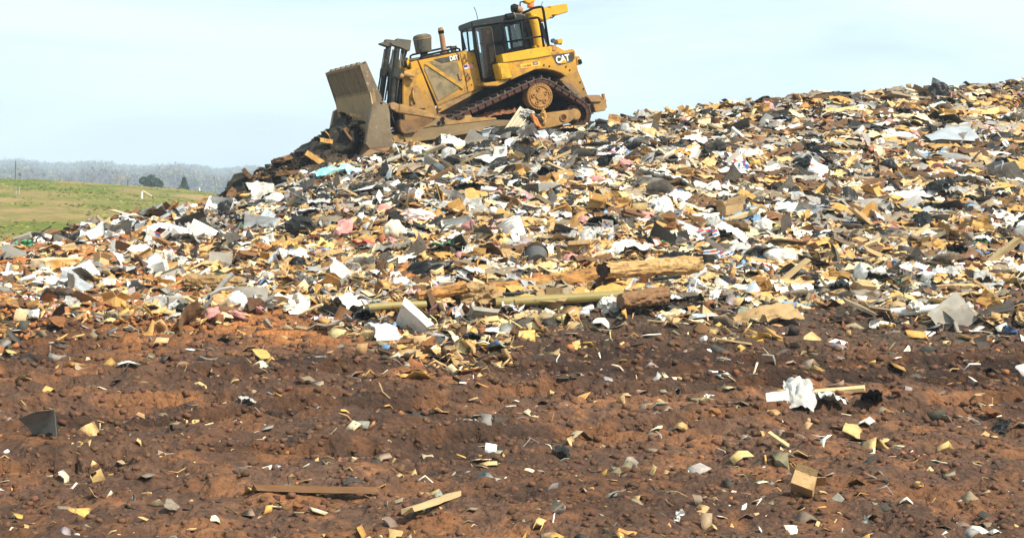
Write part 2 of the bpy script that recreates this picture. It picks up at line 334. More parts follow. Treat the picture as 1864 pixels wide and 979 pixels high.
# far wood: bare winter trees with a few in young leaf, one mass
VV, CC = [], []
spots = []
for k in range(3600):
    yy = random.uniform(1000, 2600); pp = random.uniform(-800, 640); spots.append((pp, yy))
for pp, yy in sorted(spots, key=lambda s: -s[1]):
    xx = (pp - PX0) * yy / F; zz = float(Hf(np.array([xx]), np.array([yy]))[0])
    hh = random.uniform(13, 19) * (0.72 if pp > 380 else 1.0) * (1 + .14 * math.sin(pp * .045)); ww = hh * random.uniform(0.34, 0.55)
    q = leaf_quads((xx, yy, zz + hh * 0.62), (ww * 1.15, ww * 1.15, hh * 0.42), 80, 1.1, random.randrange(9999), 0.1, 0.5)
    VV.append(q)
    t = random.random(); base = np.array([0.085, 0.066, 0.055]) * (1.0 if k % 3 else 1.7) if t < 0.66 else (np.array([0.16, 0.17, 0.06]) if t < 0.86 else np.array([0.075, 0.085, 0.05]))
    CC.append(np.repeat((base * np.random.default_rng(k).uniform(0.7, 1.3))[None], len(q), 0))
    tr = 0.3; VV.append(np.array([[xx - tr, yy, zz - .5], [xx + tr, yy, zz - .5], [xx + tr * .5, yy, zz + hh * .8], [xx - tr * .5, yy, zz + hh * .8]])); CC.append(np.repeat(np.array([[0.12, 0.1, 0.085]]), 4, 0))
VV = np.concatenate(VV); CC = np.concatenate(CC)
tag(mesh_obj('woods', VV, np.arange(len(VV)).reshape(-1, 4), vmat('winter wood', 0.9, 0, amt=0.1), col=CC), 'far mass of bare grey winter trees on the hills', 'woods', kind='stuff')

bark = mat('bark', (0.09, 0.065, 0.045), 0.9, (0.16, 0.12, 0.09), 6)
def evergreen(px, py_base, y, w, h, label, cone, seed):
    x = (px - PX0) * y / F; z = HC + (PY0 - py_base) * y / F
    t = tag(empty('evergreen_tree', (x, y, z)), label, 'tree')
    MB().tube([(0, 0, 0), (0, 0, h * .9)], [0.22, 0.05], 7).build('trunk', bark, t)
    vs = []
    if cone:
        for k in range(9):
            f = k / 8.5; vs.append(leaf_quads((0, 0, h * (0.12 + 0.82 * f)), (w / 2 * (1.05 - f), w / 2 * (1.05 - f), h * 0.10), 260, 0.20, seed + k))
    else:
        g = random.Random(seed)
        for k in range(11): vs.append(leaf_quads((g.uniform(-.36, .36) * w, g.uniform(-.3, .3) * w, h * g.uniform(.28, .74)), (w * .24, w * .24, h * .24), 300, 0.22, seed + k))
    vs = np.concatenate(vs); c = np.repeat(np.array([[0.045, 0.072, 0.035]]), len(vs), 0) * np.repeat(np.random.default_rng(seed).uniform(.6, 1.5, len(vs) // 4), 4)[:, None]
    mesh_obj('crown', vs, np.arange(len(vs)).reshape(-1, 4), MATS.get('evergreen leaves') or vmat('evergreen leaves', 0.8, 0, amt=0.1), t, col=c)
evergreen(270, 343, 300, 3.1, 2.6, 'broad dark green evergreen clump just behind the grass ridge', False, 300)
evergreen(288, 343, 306, 2.0, 1.9, 'smaller grey-green bush beside the broad evergreen clump', False, 340)
evergreen(335, 346, 290, 1.7, 2.2, 'small cone-shaped dark evergreen standing alone on the ridge', True, 360)
def bare_tree(px, py_base, y, h, label, seed, m, spread=0.55):
    g = random.Random(seed); x = (px - PX0) * y / F; z = HC + (PY0 - py_base) * y / F
    t = tag(empty('bare_tree', (x, y, z)), label, 'tree')
    MB().tube([(0, 0, -.3), (0.03, 0, h * .3)], [h * .022, h * .014], 6).build('trunk', m, t)
    br = MB()
    def grow(p, d, l, r, k):
        q = p + d * l; br.tube([p, (p + q) / 2 + Vector((g.uniform(-.05, .05), g.uniform(-.05, .05), 0)) * l, q], [r, r * .8, r * .6], 4, False)
        if k:
            for i in range(g.choice((2, 3, 3))):
                a = Vector((g.gauss(0, spread), g.gauss(0, spread), g.gauss(0.25, .3))); grow(q, (d + a).normalized(), l * g.uniform(.6, .85), r * .62, k - 1)
    for i in range(4): grow(Vector((0, 0, h * (.18 + .04 * i))), Vector((g.gauss(0, .5), g.gauss(0, .5), 1)).normalized(), h * .24, h * .010, 4)
    br.build('crown', m, t)
pale = mat('pale twigs', (0.35, 0.29, 0.2), 0.9, (0.45, 0.38, 0.28), 3, bump=0)
bare_tree(225, 342, 205, 2.1, 'pale bare branching tree on the ridge left of the evergreen clump', 5, pale, .7)
bare_tree(212, 341, 240, 2.0, 'dim bare tree just left of the pale branching tree', 8, mat('grey twigs', (0.2, 0.16, 0.12), 0.9, bump=0), .6)
bare_tree(392, 352, 280, 3.6, 'thin bare tree at the right end of the grass ridge', 12, mat('grey twigs', (0.2, 0.16, 0.12)), .35)
bare_tree(165, 336, 230, 1.7, 'low brown bare bush at mid ridge', 15, mat('grey twigs', (0.2, 0.16, 0.12)), .8)
# posts and pipes on the field
def atfield(px, py):
    ys = np.arange(66, 330, 0.5); x = (px - PX0) * ys / F; z = HC + (PY0 - py) * ys / F; h = Hf(x, ys); k = np.where(h >= z)[0]
    i = k[0] if len(k) else int(np.argmin(z - h)); return Vector((x[i], ys[i], h[i]))
dark = mat('weathered pole', (0.10, 0.085, 0.07), 0.9, bump=0); whitep = mat('white pipe', (0.75, 0.72, 0.66), 0.5, (0.6, 0.56, 0.48), 5, bump=0)
w = atfield(28, 325.5); s = w.y / F
o = tag(empty('utility_pole', w), 'tall thin dark utility pole standing on the ridge at far left', 'pole')
MB().tube([(0, 0, -.2), (0.05, 0, 33 * s)], [.09, .06], 6).build('pole', dark, o); MB().tube([(0.05, 0, 33 * s), (0.05, 0, 34 * s)], .03, 5).build('tip', dark, o)
w = atfield(37, 326); s = w.y / F
o = tag(empty('field_sign', w), 'small dark tilted panel on a short post beside the utility pole', 'sign')
MB().tube([(0, 0, -.1), (0, 0, 9 * s)], .04, 6).build('post', dark, o); MB().box((-.08, 0, 9 * s), (.35, .05, .30), Matrix.Rotation(R(35), 3, 'Y')).build('panel', dark, o)
for px, hh, lab in ((29, 9, 'short grey well post on the grass, left one of a pair'), (35, 12, 'taller grey well post of the pair on the grass')):
    w = atfield(px, 353); s = w.y / F; o = tag(empty('well_post', w), lab, 'post', 'well posts on the grass')
    MB().tube([(0, 0, -.1), (0, 0, hh * s)], .05, 7).build('post', mat('grey post', (.32, .29, .24), .8, bump=0), o); MB().box((0, 0, hh * s * .8), (.25, .08, .06)).build('valve', dark, o)
w = atfield(258, 362); s = w.y / F; o = tag(empty('gas_well_pipe', w), 'white bent gas well pipe sticking out of the dry grass', 'pipe')
MB().tube([(0, 0, -.1), (0.02, 0, 13 * s)], .10, 8).build('riser', whitep, o)
MB().tube([(0.0, 0, 12 * s), (3 * s, 0, 14 * s), (8 * s, 0, 11 * s), (19 * s, 0, 4 * s)], .045, 7).build('hose', mat('tan hose', (.55, .45, .3), .6, bump=0), o); MB().tube([(20 * s, 0, -.1), (20 * s, 0, 4.5 * s)], .07, 7).build('valve', dark, o)
w = atfield(363, 349); s = w.y / F; o = tag(empty('marker_stub', w), 'small white pipe stub on the right end of the ridge', 'pipe'); MB().tube([(0, 0, -.1), (0, 0, 7 * s)], .10, 7).build('riser', whitep, o); MB().tube([(0, 0, 7 * s), (0, 0, 7.8 * s)], .13, 7).build('cap', whitep, o)
w = atfield(233, 339); s = w.y / F; o = tag(empty('well_post', w), 'dark post with a cross valve beside the pale bare tree', 'post', 'well posts on the grass'); MB().tube([(0, 0, -.1), (0, 0, 11 * s)], .06, 7).build('post', dark, o); MB().box((0, 0, 10 * s), (.35, .08, .08)).build('valve', dark, o)

# ---------------------------------------------------------------- air
HZ = (-1300, -12, -24, 1500, 2900, 70)
hz = MB().box(((HZ[0] + HZ[3]) / 2, (HZ[1] + HZ[4]) / 2, (HZ[2] + HZ[5]) / 2), (HZ[3] - HZ[0], HZ[4] - HZ[1], HZ[5] - HZ[2])).build('haze', None)
hm = bpy.data.materials.new('haze air'); hm.use_nodes = True; nt = hm.node_tree; nt.nodes.remove(nt.nodes['Principled BSDF'])
pv = nd(nt, 'ShaderNodeVolumePrincipled', Density=0.00050); pv.inputs['Color'].default_value = (0.74, 0.87, 1.0, 1); pv.inputs['Anisotropy'].default_value = 0.0
nt.links.new(pv.outputs[0], nt.nodes['Material Output'].inputs['Volume']); hz.data.materials.append(hm)
tag(hz, 'thin bluish haze over the whole landfill and hills', 'haze', kind='stuff')
# ---------------------------------------------------------------- bulldozer (local: X to the rear, Y away from the camera side, Z up)
YAW, PITCH = R(14), R(8.6)
ROT = Matrix.Rotation(YAW, 3, 'Z') @ Matrix.Rotation(-PITCH, 3, 'Y')
DEP = 43.4
ORI = W(983.4, 175.5, DEP) - ROT @ Vector((1.0, -1.30, 1.03))
INV = ROT.transposed()
C0 = INV @ (Vector((0, 0, HC)) - ORI)
def P(px, py, Y):
    d = INV @ Vector(((px - PX0) / F, 1, (PY0 - py) / F)); t = (Y - C0.y) / d.y; q = C0 + d * t; return (q.x, q.z)
def PL(pts, Y): return [P(a, b, Y) for a, b in pts]
def P3(px, py, Y): q = P(px, py, Y); return Vector((q[0], Y, q[1]))
MUD = (0.215, 0.118, 0.042)
yel = mat('machine yellow', (0.50, 0.245, 0.010), 0.5, (0.54, 0.27, 0.017), 1.5, spots=(0.20, 0.105, 0.036), spot_scale=4, spot_amt=0.5, bump=0.06, bump_scale=40, spec=0.4, dust=(MUD, 0.75, 2.0))
yel2 = mat('clean yellow', (0.56, 0.295, 0.008), 0.45, (0.60, 0.33, 0.015), 2, spots=(0.26, 0.145, 0.045), spot_scale=6, spot_amt=0.25, bump=0.05, spec=0.4)
tan = mat('muddy yellow arm', (0.29, 0.155, 0.045), 0.8, (0.36, 0.21, 0.07), 3, spots=(0.17, 0.10, 0.05), spot_scale=4, spot_amt=0.45, bump=0.25)
arm_m = mat('scuffed olive steel', (0.165, 0.108, 0.05), 0.7, (0.23, 0.155, 0.075), 3, spots=(0.34, 0.26, 0.16), spot_scale=14, spot_amt=0.12, bump=0.2, stretch=(0.4, 1, 2))
bl_m = mat('worn blade steel', (0.125, 0.088, 0.05), 0.6, (0.20, 0.148, 0.09), 2.5, spots=(0.34, 0.27, 0.18), spot_scale=16, spot_amt=0.24, bump=0.2, stretch=(1, 1, 0.55), metallic=0.15)
mold_m = mat('mud-polished moldboard', (0.20, 0.125, 0.05), 0.5, (0.29, 0.19, 0.085), 1.6, spots=(0.12, 0.07, 0.03), spot_scale=4, spot_amt=.35, bump=.2, stretch=(1, 1, .5), metallic=.1)
rack_m = mat('rack steel', (0.165, 0.118, 0.064), 0.65, (0.24, 0.175, 0.10), 3, spots=(0.38, 0.31, 0.21), spot_scale=14, spot_amt=.12, bump=.2)
edge_m = mat('rusty blade edge', (0.24, 0.135, 0.06), 0.6, (0.31, 0.18, 0.085), 4, spots=(0.4, 0.28, 0.16), spot_scale=10, spot_amt=.2, bump=.3)
blk = mat('black cab paint', (0.004, 0.0045, 0.0045), 0.55, (0.008, 0.009, 0.009), 3, spots=(0.025, 0.02, 0.015), spot_scale=8, spot_amt=.08, bump=.05, spec=.08)
cyl_m = mat('dark greasy cylinder', (0.012, 0.013, 0.011), 0.5, (0.028, 0.027, 0.021), 4, spots=(0.12, 0.09, 0.06), spot_scale=7, spot_amt=.25, bump=.1)
gy = mat('olive grey guard', (0.075, 0.066, 0.048), 0.8, (0.115, 0.10, 0.072), 4, spots=(0.19, 0.15, 0.10), spot_scale=9, spot_amt=.3, bump=.3)
trk = mat('red-brown track steel', (0.046, 0.018, 0.011), 0.8, (0.080, 0.030, 0.017), 5, spots=(0.05, 0.025, 0.018), spot_scale=6, spot_amt=.35, bump=.35)
shoe_m = mat('worn track shoe', (0.045, 0.030, 0.024), 0.6, (0.10, 0.07, 0.055), 6, spots=(0.28, 0.23, 0.19), spot_scale=12, spot_amt=.2, bump=.25)
hub_m = mat('muddy hub', (0.31, 0.15, 0.04), 0.8, (0.38, 0.20, 0.06), 4, spots=(0.20, 0.10, 0.045), spot_scale=7, spot_amt=.4, bump=.3)
dkm = mat('dark and shade-painted machinery', (0.008, 0.006, 0.005), 0.9, (0.018, 0.012, 0.009), 4, bump=.3, spec=.1)  # dark small parts; on the main frame this colour holds painted shade
mudm = mat('caked red mud', (0.13, 0.050, 0.022), 0.95, (0.22, 0.085, 0.035), 5, spots=(0.35, 0.16, 0.07), spot_scale=10, spot_amt=.2, bump=.9, bump_scale=14)
scr = mat('dusty screen', (0.19, 0.145, 0.075), 0.85, (0.33, 0.24, 0.125), 1.1, spots=(0.075, 0.068, 0.045), spot_scale=1.3, spot_amt=.42, bump=.4, bump_scale=140)
rustp = mat('rusty exhaust', (0.28, 0.13, 0.055), 0.8, (0.34, 0.19, 0.10), 5, spots=(0.07, 0.04, 0.03), spot_scale=6, spot_amt=.3, bump=.2)
white = mat('white decal', (0.75, 0.73, 0.68), 0.6, (0.66, 0.62, 0.55), 8, bump=0)
decal = mat('charcoal decal', (0.03, 0.028, 0.024), 0.55, (0.075, 0.065, 0.05), 12, bump=0)
orange = mat('orange lens', (0.85, 0.17, 0.01), 0.25, (0.8, 0.2, 0.02), 3, bump=0, spec=.6)
gls = glass('cab glass', (0.86, 0.93, 0.94), 0.06); dirty = mat('dirty door glass', (0.016, 0.010, 0.006), 0.35, (0.032, 0.020, 0.012), 4, spots=(0.09, 0.062, 0.035), spot_scale=9, spot_amt=.2, bump=.1, spec=.25)
chrome = mat('polished rod', (0.6, 0.6, 0.58), 0.25, metallic=.9, bump=0)
D = empty('bulldozer', ORI); D.rotation_mode = 'QUATERNION'; D.rotation_quaternion = ROT.to_quaternion()
tag(D, 'muddy yellow tracked bulldozer with a tall slotted blade pushing refuse on the crest', 'bulldozer')
def pr(name, m, parent, polys, y0, y1, bevel=0.012, **kw):
    b = MB()
    for q in polys: b.prism(q, y0, y1)
    return b.build(name, m, parent, bevel, **kw)
def text(name, s, m, parent, c, w, h, y, ang=0, bold=0.03):
    cu = bpy.data.curves.new(name, 'FONT'); cu.body = s; cu.offset = bold; cu.extrude = 0.004; cu.align_x = 'CENTER'; cu.align_y = 'CENTER'; cu.fill_mode = 'BOTH'
    t = bpy.data.objects.new(name, cu); COL.objects.link(t); bpy.context.view_layer.update()
    me = bpy.data.meshes.new_from_object(t.evaluated_get(bpy.context.evaluated_depsgraph_get())); bpy.data.objects.remove(t)
    xs = [v.co.x for v in me.vertices]; ys = [v.co.y for v in me.vertices]; cx, cy = (max(xs) + min(xs)) / 2, (max(ys) + min(ys)) / 2; sx, sy = w / (max(xs) - min(xs)), h / (max(ys) - min(ys))
    ca, sa = math.cos(ang), math.sin(ang)
    for v in me.vertices:
        a, b = (v.co.x - cx) * sx, (v.co.y - cy) * sy
        v.co = (c[0] + a * ca - b * sa, y - v.co.z, c[1] + a * sa + b * ca)
    me.materials.clear(); me.materials.append(m); me.update()
    o = bpy.data.objects.new(name, me); COL.objects.link(o); o.parent = parent; return o
PXM = DEP / F                                          # metres per photo pixel at the machine

# --- hood
HY = -0.60
nose = PL([(748, 124), (746.5, 113.5), (760, 110), (797, 206), (761, 231), (737, 229), (733, 190), (733, 138), (738, 129)], HY)
hood = pr('hood', yel, D, [nose], HY, -HY, .02)
lug = MB(); a, b_ = P3(734, 135, HY - .09), P3(753, 139, HY - .09); lug.tube([a, b_], [.085, .07], 12); lug.tube([b_ + Vector((-.05, .12, 0)), b_ + Vector((-.05, -.05, 0))], .085, 12); lug.build('trunnion_lug', tan, hood, smooth=True, autosmooth=True)
m = MB()                                                # caked bracket and handle on the nose side
m.prism(PL([(751, 158), (760, 155), (766, 170), (770, 184), (774, 196), (757, 198), (754, 185), (748, 178)], HY), HY - .045, HY - .002)
m.prism(PL([(745, 188), (772, 186), (775, 198), (750, 200)], HY), HY - .07, HY - .003); m.build('bracket', tan, hood, .015)
m = MB(); m.tube([P3(754, 165, HY - .005), P3(751.5, 167, HY - .09), P3(752, 176, HY - .09), P3(755, 188, HY - .09), P3(757, 190, HY - .005)], .022, 7); m.build('grab_handle', yel, hood, smooth=True)
for hx, hy in ((768, 120), (740, 150), (741, 210)): pass
door = PL([(761, 110.3), (836, 95.2), (851.5, 169.5), (796, 193)], HY)
dr = MB().prism(door, HY - .012, HY + .2).build('engine_door', yel, D, .01)
MB().prism(PL([(836, 95.2), (846, 92.6), (866, 97), (879, 161), (852, 169.5), (796, 193), (761, 110.3)], HY), HY + .012, -HY - .012).build('engine_block', yel, D, .01)
scp = MB().prism(PL([(774, 114), (791, 110.2), (800, 116.5), (832, 112.5), (838, 132), (842.5, 157), (797, 184.5), (772, 127)], HY), HY - .03, HY - .0125).build('screen', scr, dr, .006)
MB().prism(PL([(771.5, 117), (777.5, 113.5), (843.5, 156.5), (842, 163.5)], HY), HY - .05, HY - .031).build('brace_strip', yel, dr, .006)
ltc = MB().prism(PL([(832, 134), (839, 133), (841, 145), (835, 146)], HY), HY - .065, HY - .0315).build('latch', tan, dr, .01)
bd = MB().prism(PL([(789, 108.6), (835, 99.5), (836.5, 109.7), (803, 116)], HY), HY - .018, HY - .0125).build('badge', decal, dr)
text('badge_lettering', 'D8T', white, dr, P(826, 106, HY), 16.5 * PXM, 9 * PXM, HY - .020, R(2.5), .035)
rp = MB().prism(PL([(836.6, 95.2), (845.5, 92.6), (865, 97), (878, 160), (852, 169.4)], HY), HY - .012, HY + .0115).build('rear_panel', yel, D, .012)
fl = MB().prism(PL([(843.7, 118.7), (859, 116.6), (861, 124.4), (845.5, 126.6)], HY), HY - .017, HY - .0125).build('flag_decal', white, rp)
red = mat('decal red', (0.5, 0.05, 0.04), .6, bump=0); blue = mat('decal blue', (0.03, 0.05, 0.22), .6, bump=0)
m = MB()
for k in range(4): m.prism(PL([(850.4 - .3 + k * .45, 118.2 + k * 2.0), (859.2 + k * .55, 117.0 + k * 2.0), (859.45 + k * .55, 118.0 + k * 2.0), (850.7 - .3 + k * .45, 119.2 + k * 2.0)], HY), HY - .020, HY - .0172)
m.build('flag_stripe', red, rp); MB().prism(PL([(843.9, 119), (850, 118.2), (851, 123), (845, 123.9)], HY), HY - .020, HY - .0172).build('flag_canton', blue, rp)
for cx, cy in ((849, 106), (854.5, 138)): MB().tube([P3(cx - 1, cy - 4, HY), P3(cx - 2, cy - 4, HY - .09), P3(cx, cy + 4, HY - .09), P3(cx + 1.5, cy + 4.5, HY)], .022, 6).build('grab_handle', tan, rp, smooth=True)
for cx, cy in ((861, 116), (869, 146), (846, 101), (850, 160), (858, 155)): MB().circ(P(cx, cy, HY), .018, HY - .02, HY - .012, 8).build('bolt', dkm, rp)
pr('hood_skirt', tan, D, [PL([(796, 193.6), (852, 170), (880, 161.5), (887, 163), (884, 170), (846, 186), (808, 205.5), (797.5, 206)], HY)], HY - .008, HY + .1, .01)
m = MB(); m.prism(PL([(729, 128), (733.5, 136), (733.5, 192), (737.5, 229), (729, 231), (727, 190)], HY), HY + .05, -HY - .05)
for k in range(14):
    zz = 132 + k * 7; m.box(Vector((P(728, zz, HY)[0], 0, P(728, zz, HY)[1])), (.05, 1.0, .05))
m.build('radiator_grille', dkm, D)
pr('hood_top', gy, D, [PL([(742, 112), (750, 106), (838, 91.6), (846, 92.8), (836, 95.0), (760, 110)], HY)], HY + .1, -HY - .05, .02)
pr('hood_nose_cover', yel2, D, [PL([(733, 109), (741, 104), (748, 106), (748, 123), (738, 129), (735, 122)], HY)], HY + .1, -HY - .1, .02)
def rail(name, pts, Y, r, m_, parent): MB().tube([P3(a, b, Y) for a, b in pts], r, 7).build(name, m_, parent, smooth=True)
rail('hood_rail', [(766, 109), (766, 104.5), (770, 102), (832, 88.2), (836.5, 90), (837.5, 94)], HY + .05, .028, blk, D)
rail('hood_rail', [(747, 109), (747, 102.5), (751, 100), (815, 86.4), (820, 85.5), (824, 88)], -HY - .05, .028, blk, D)
# air cleaner
AY = -.12
ax = (P3(768.5, 62, AY) - P3(772, 96, AY)).normalized(); c0 = P3(772.5, 108, AY)
ac = MB().tube([P3(771.2, 95.5, AY), P3(771, 94, AY), P3(768.6, 71, AY), P3(768.4, 69, AY), P3(768.0, 65, AY), P3(767.7, 62.6, AY)], [.205, .215, .247, .25, .225, .12], 24).build('air_cleaner', gy, D, smooth=True, autosmooth=True)
MB().tube([P3(768.75, 72.2, AY), P3(768.55, 70.8, AY)], .257, 24).build('band', tan, ac, smooth=True, autosmooth=True)
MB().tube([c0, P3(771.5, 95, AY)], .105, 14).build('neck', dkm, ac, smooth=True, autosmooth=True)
MB().prism(PL([(754, 75), (761, 73.5), (763, 93), (757, 94)], AY), AY - .262, AY - .18).build('side_cover', cyl_m, ac, .02)
ex = MB().tube([P3(809, 98, AY), P3(804.2, 66, AY), P3(803.0, 60, AY), P3(802.2, 54, AY), P3(801.4, 51.0, AY)], [.078, .072, .075, .078, .06], 14, False).build('exhaust_pipe', rustp, D, smooth=True)
MB().tube([P3(803.4, 62, AY), P3(802.6, 57, AY - .0), P3(801.0, 50.6, AY)], [.076, .084, .04], 12).build('rain_flap', blk, ex, smooth=True)
MB().tube([P3(810, 100, AY), P3(808.5, 94, AY)], .13, 14).build('collar', rustp, ex)
fc = MB().tube([P3(826, 96, -.3), P3(825, 87.5, -.3)], .075, 12).build('filler_neck', gy, D, smooth=True, autosmooth=True); MB().tube([P3(825.1, 88.3, -.3), P3(824.7, 84.3, -.3)], .095, 12).build('filler_cap', gy, fc, smooth=True, autosmooth=True)

# --- lift cylinders
def lift(Y, top, bot, guard, yoke, pre):
    o = MB().tube([P3(*top, Y), P3(*bot, Y)], .078, 14).build('lift_cylinder', cyl_m, D, smooth=True, autosmooth=True)
    g_ = MB().prism(PL(guard, Y), Y - .12, Y + .12); g_.build('guard', gy, o, .012)
    m = MB()
    m.prism(PL(yoke, Y), Y - .12, Y + .12); m.build('yoke', cyl_m, o, .015)
    for k, (d1, d2) in enumerate(((8.2, 8.0), (-7.0, -7.4))):
        MB().tube([P3(top[0] + d1, top[1] + 6, Y - .02), P3(bot[0] + d2, bot[1] - 2, Y - .02)], .022, 6).build('pipe', cyl_m if k else gy, o, smooth=True)
    return o
lc = lift(-.66, (723, 86), (712.5, 190), [(721, 71), (746.6, 74), (744, 94), (734, 92), (731, 89), (711.5, 83), (710, 78.8), (720, 74.5)], [(713.5, 124), (727.5, 125), (727.5, 140), (720, 143), (713, 140)], '')
MB().tube([P3(715, 137, -.70), P3(734, 139.5, -.70)], .075, 12).build('trunnion_pin', tan, lc, smooth=True, autosmooth=True)
for off in (0, 5):
    MB().tube([P3(735 + off, 92, -.62), P3(731 + off, 106, -.6), P3(733 + off, 118, -.55), P3(738 + off, 124, -.45)], .035, 7).build('hose', gy, lc, smooth=True)
lift(.66, (707.5, 84), (692.5, 186), [(701, 72.3), (719, 74.5), (714, 84), (703, 86), (690, 81.5), (690.5, 79), (700, 77)], [(694, 124), (707.5, 125), (707, 140), (700, 142), (692.5, 139)], '')
MB().tube([P3(716.5, 94, .1), P3(708, 122, .1), P3(710, 160, .1)], .02, 6).build('hydraulic_hose', cyl_m, D, smooth=True)

# --- blade
BN, BF = -1.78, 1.78
def curve_face(pts_front, th):
    """closed section in XZ: the front curve and a back offset to the rear by th"""
    return pts_front + [(x + th, z) for x, z in reversed(pts_front)]
mold = [P(673.5, 169.3, BN), P(676.5, 186, BN), P(680, 205, BN), P(681, 225, BN), P(678, 247, BN), P(671, 266, BN), P(662, 283, BN)]
blade = MB().prism(curve_face(mold, .13), BN, BF).build('blade', mold_m, D, .008)
m = MB(); m.prism([P(690, 182, -.8), P(704, 188, -.8), P(708, 240, -.8), P(690, 262, -.8)], -.85, -.6); m.prism([P(690, 182, -.8), P(704, 188, -.8), P(708, 240, -.8), P(690, 262, -.8)], .6, .85)
m.prism(PL([(690, 190), (702, 192), (702, 205), (690, 205)], -1), -1.5, 1.5); m.prism(PL([(690, 245), (706, 246), (706, 262), (688, 262)], -1), -1.6, 1.6); m.build('blade_back', bl_m, blade, .02)
epl = [(676.5, 191), (684, 187), (692, 182.8), (697, 186), (706, 195), (709, 207), (710, 232), (714, 255), (714, 268), (672, 271), (664.5, 262), (668.5, 234), (673, 208)]
ep_xz = PL(epl, -1.95)
hole = [(P(693, 189, -1.95)[0] + .03 * math.cos(a), P(693, 189, -1.95)[1] + .03 * math.sin(a)) for a in [k * math.pi / 4 for k in range(8)]]
bit_xz = PL([(672, 271.5), (714, 267.5), (714.5, 271), (697, 277), (668, 288.5), (651, 292.5), (663, 280)], -1.95)
for ya, yb in ((-2.0, BN - .002), (BF + .002, 2.0)):
    MB().prism(ep_xz, ya, yb, [hole]).build('end_plate', bl_m, blade, .012)
    MB().prism(bit_xz, ya - .02, yb + .02).build('end_bit', edge_m, blade, .01)
MB().prism([P(671, 266, BN), P(677, 266.5, BN), P(664, 292, BN), P(657, 291, BN)], BN, BF).build('cutting_edge', edge_m, blade, .01)
MB().prism([P(673.4, 169, BN), P(674.6, 169, BN), P(678.6, 191, BN), P(677.4, 192, BN)], BN - .02, BN + .03).build('edge_highlight', mat('painted edge highlight', (0.5, 0.38, 0.22), .6, bump=.1), blade)  # light strip along the moldboard edge; its highlight is put into the colour
RN, RF = -1.72, 1.72
rk = MB()
A0, A1 = Vector(P(653.2, 118, RN)), Vector(P(673.2, 169, RN)); B0, B1 = Vector(P(665.3, 111.5, RN)), Vector(P(696, 181.5, RN)); C1 = Vector(P(677.5, 189.5, RN))
dirv = (A1 - A0).normalized(); nrm = Vector((dirv.y, -dirv.x)); nrm = nrm if nrm.x > 0 else -nrm
def seg(u0, u1, d0, d1): q = [A0 + dirv * u0 + nrm * d0, A0 + dirv * u1 + nrm * d0, A0 + dirv * u1 + nrm * d1, A0 + dirv * u0 + nrm * d1]; return [tuple(k) for k in q]
Lr = (A1 - A0).length
rack = MB().prism(seg(0, Lr, .10, .12), RN + .05, RF - .05).build('trash_rack', mat('rack back steel', (0.02, 0.016, 0.011), .8, (0.035, 0.028, 0.02), 4, bump=.2), blade)  # near-black plate; the shade inside the slots is put into its colour
m = MB(); nb = 27
for k in range(nb):
    yy = RN + .08 + (RF - RN - .16) * k / (nb - 1); w_ = random.uniform(.050, .072); m.prism(seg(.02, Lr - .01, random.uniform(-.004, .012), .06), yy - w_ / 2, yy + w_ / 2)
m.build('slotted_grille', rack_m, rack)
m = MB(); m.prism(seg(-.01, .07, -.02, .22), RN + .03, RF - .03); m.prism(seg(Lr * .44, Lr * .47, .058, .12), RN + .03, RF - .03); m.prism(seg(Lr * .5, Lr * .53, .058, .12), RN + .03, RF - .03); m.prism(seg(Lr - .06, Lr + .02, -.015, .22), RN + .03, RF - .03); m.build('cross_bar', rack_m, rack, .006)
side = [tuple(A0), tuple(B0), tuple(B1), tuple(C1)]
lugp = Vector(P(661.6, 115.2, RN))
hl = [(lugp.x + .026 * math.cos(k * math.pi / 4), lugp.y + .026 * math.sin(k * math.pi / 4)) for k in range(8)]
for ya, yb in ((RN - .05, RN + .03), (RF - .03, RF + .05)): MB().prism(side, ya, yb, [hl]).build('rack_side', bl_m, rack, .006)
m = MB()
for k in range(6):
    yy = RN + .35 + (RF - RN - .8) * k / 5; t0 = A0 + dirv * -.01 + nrm * .08; MB().box((t0.x, yy, t0.y + .005), (.10, .16, .07)).build('rack_lug', bl_m, rack, .01)
m = MB(); m.prism(PL([(633, 187), (637, 184), (640, 190), (636, 194)], .8), .7, 1.0); m.build('blade_plug', edge_m, blade, .01)

# --- push arms, brace cylinders
AN = -1.62
beam = PL([(757, 235.5), (790, 231.2), (860, 223.5), (903, 218.5), (930, 219), (940, 232), (900, 235), (865, 241.5), (790, 254.5), (761, 258.5), (738, 262), (733, 249), (733, 244), (757, 241)], AN)
upper = PL([(757, 234.5), (775, 231), (797, 214), (808, 212.5), (820, 218), (833, 219.5), (841, 219), (845, 216), (846, 210.5), (857, 209.3), (860, 214), (903, 214.5), (904, 217.8), (860, 222.8), (790, 230.5)], AN)
guard = PL([(724.5, 218), (753, 220.5), (756, 223), (757.5, 236), (754, 242), (733, 245), (727.5, 240), (724.5, 232)], AN)
foot = PL([(736, 253.5), (760, 252), (761, 258), (738, 262.5)], AN)
knob = PL([(713, 250), (722, 245), (727, 245), (735, 249), (736, 261), (730, 262), (716, 261)], AN)
brace = PL([(728, 191), (732, 189.5), (742, 191.5), (784, 203.5), (785, 206), (803, 213), (801, 219.5), (783, 214.5), (726, 205.5)], AN)
clev = PL([(793, 218), (804, 213), (809, 217), (809.5, 227), (797, 230), (786, 229.5), (775, 233), (770, 233)], AN)
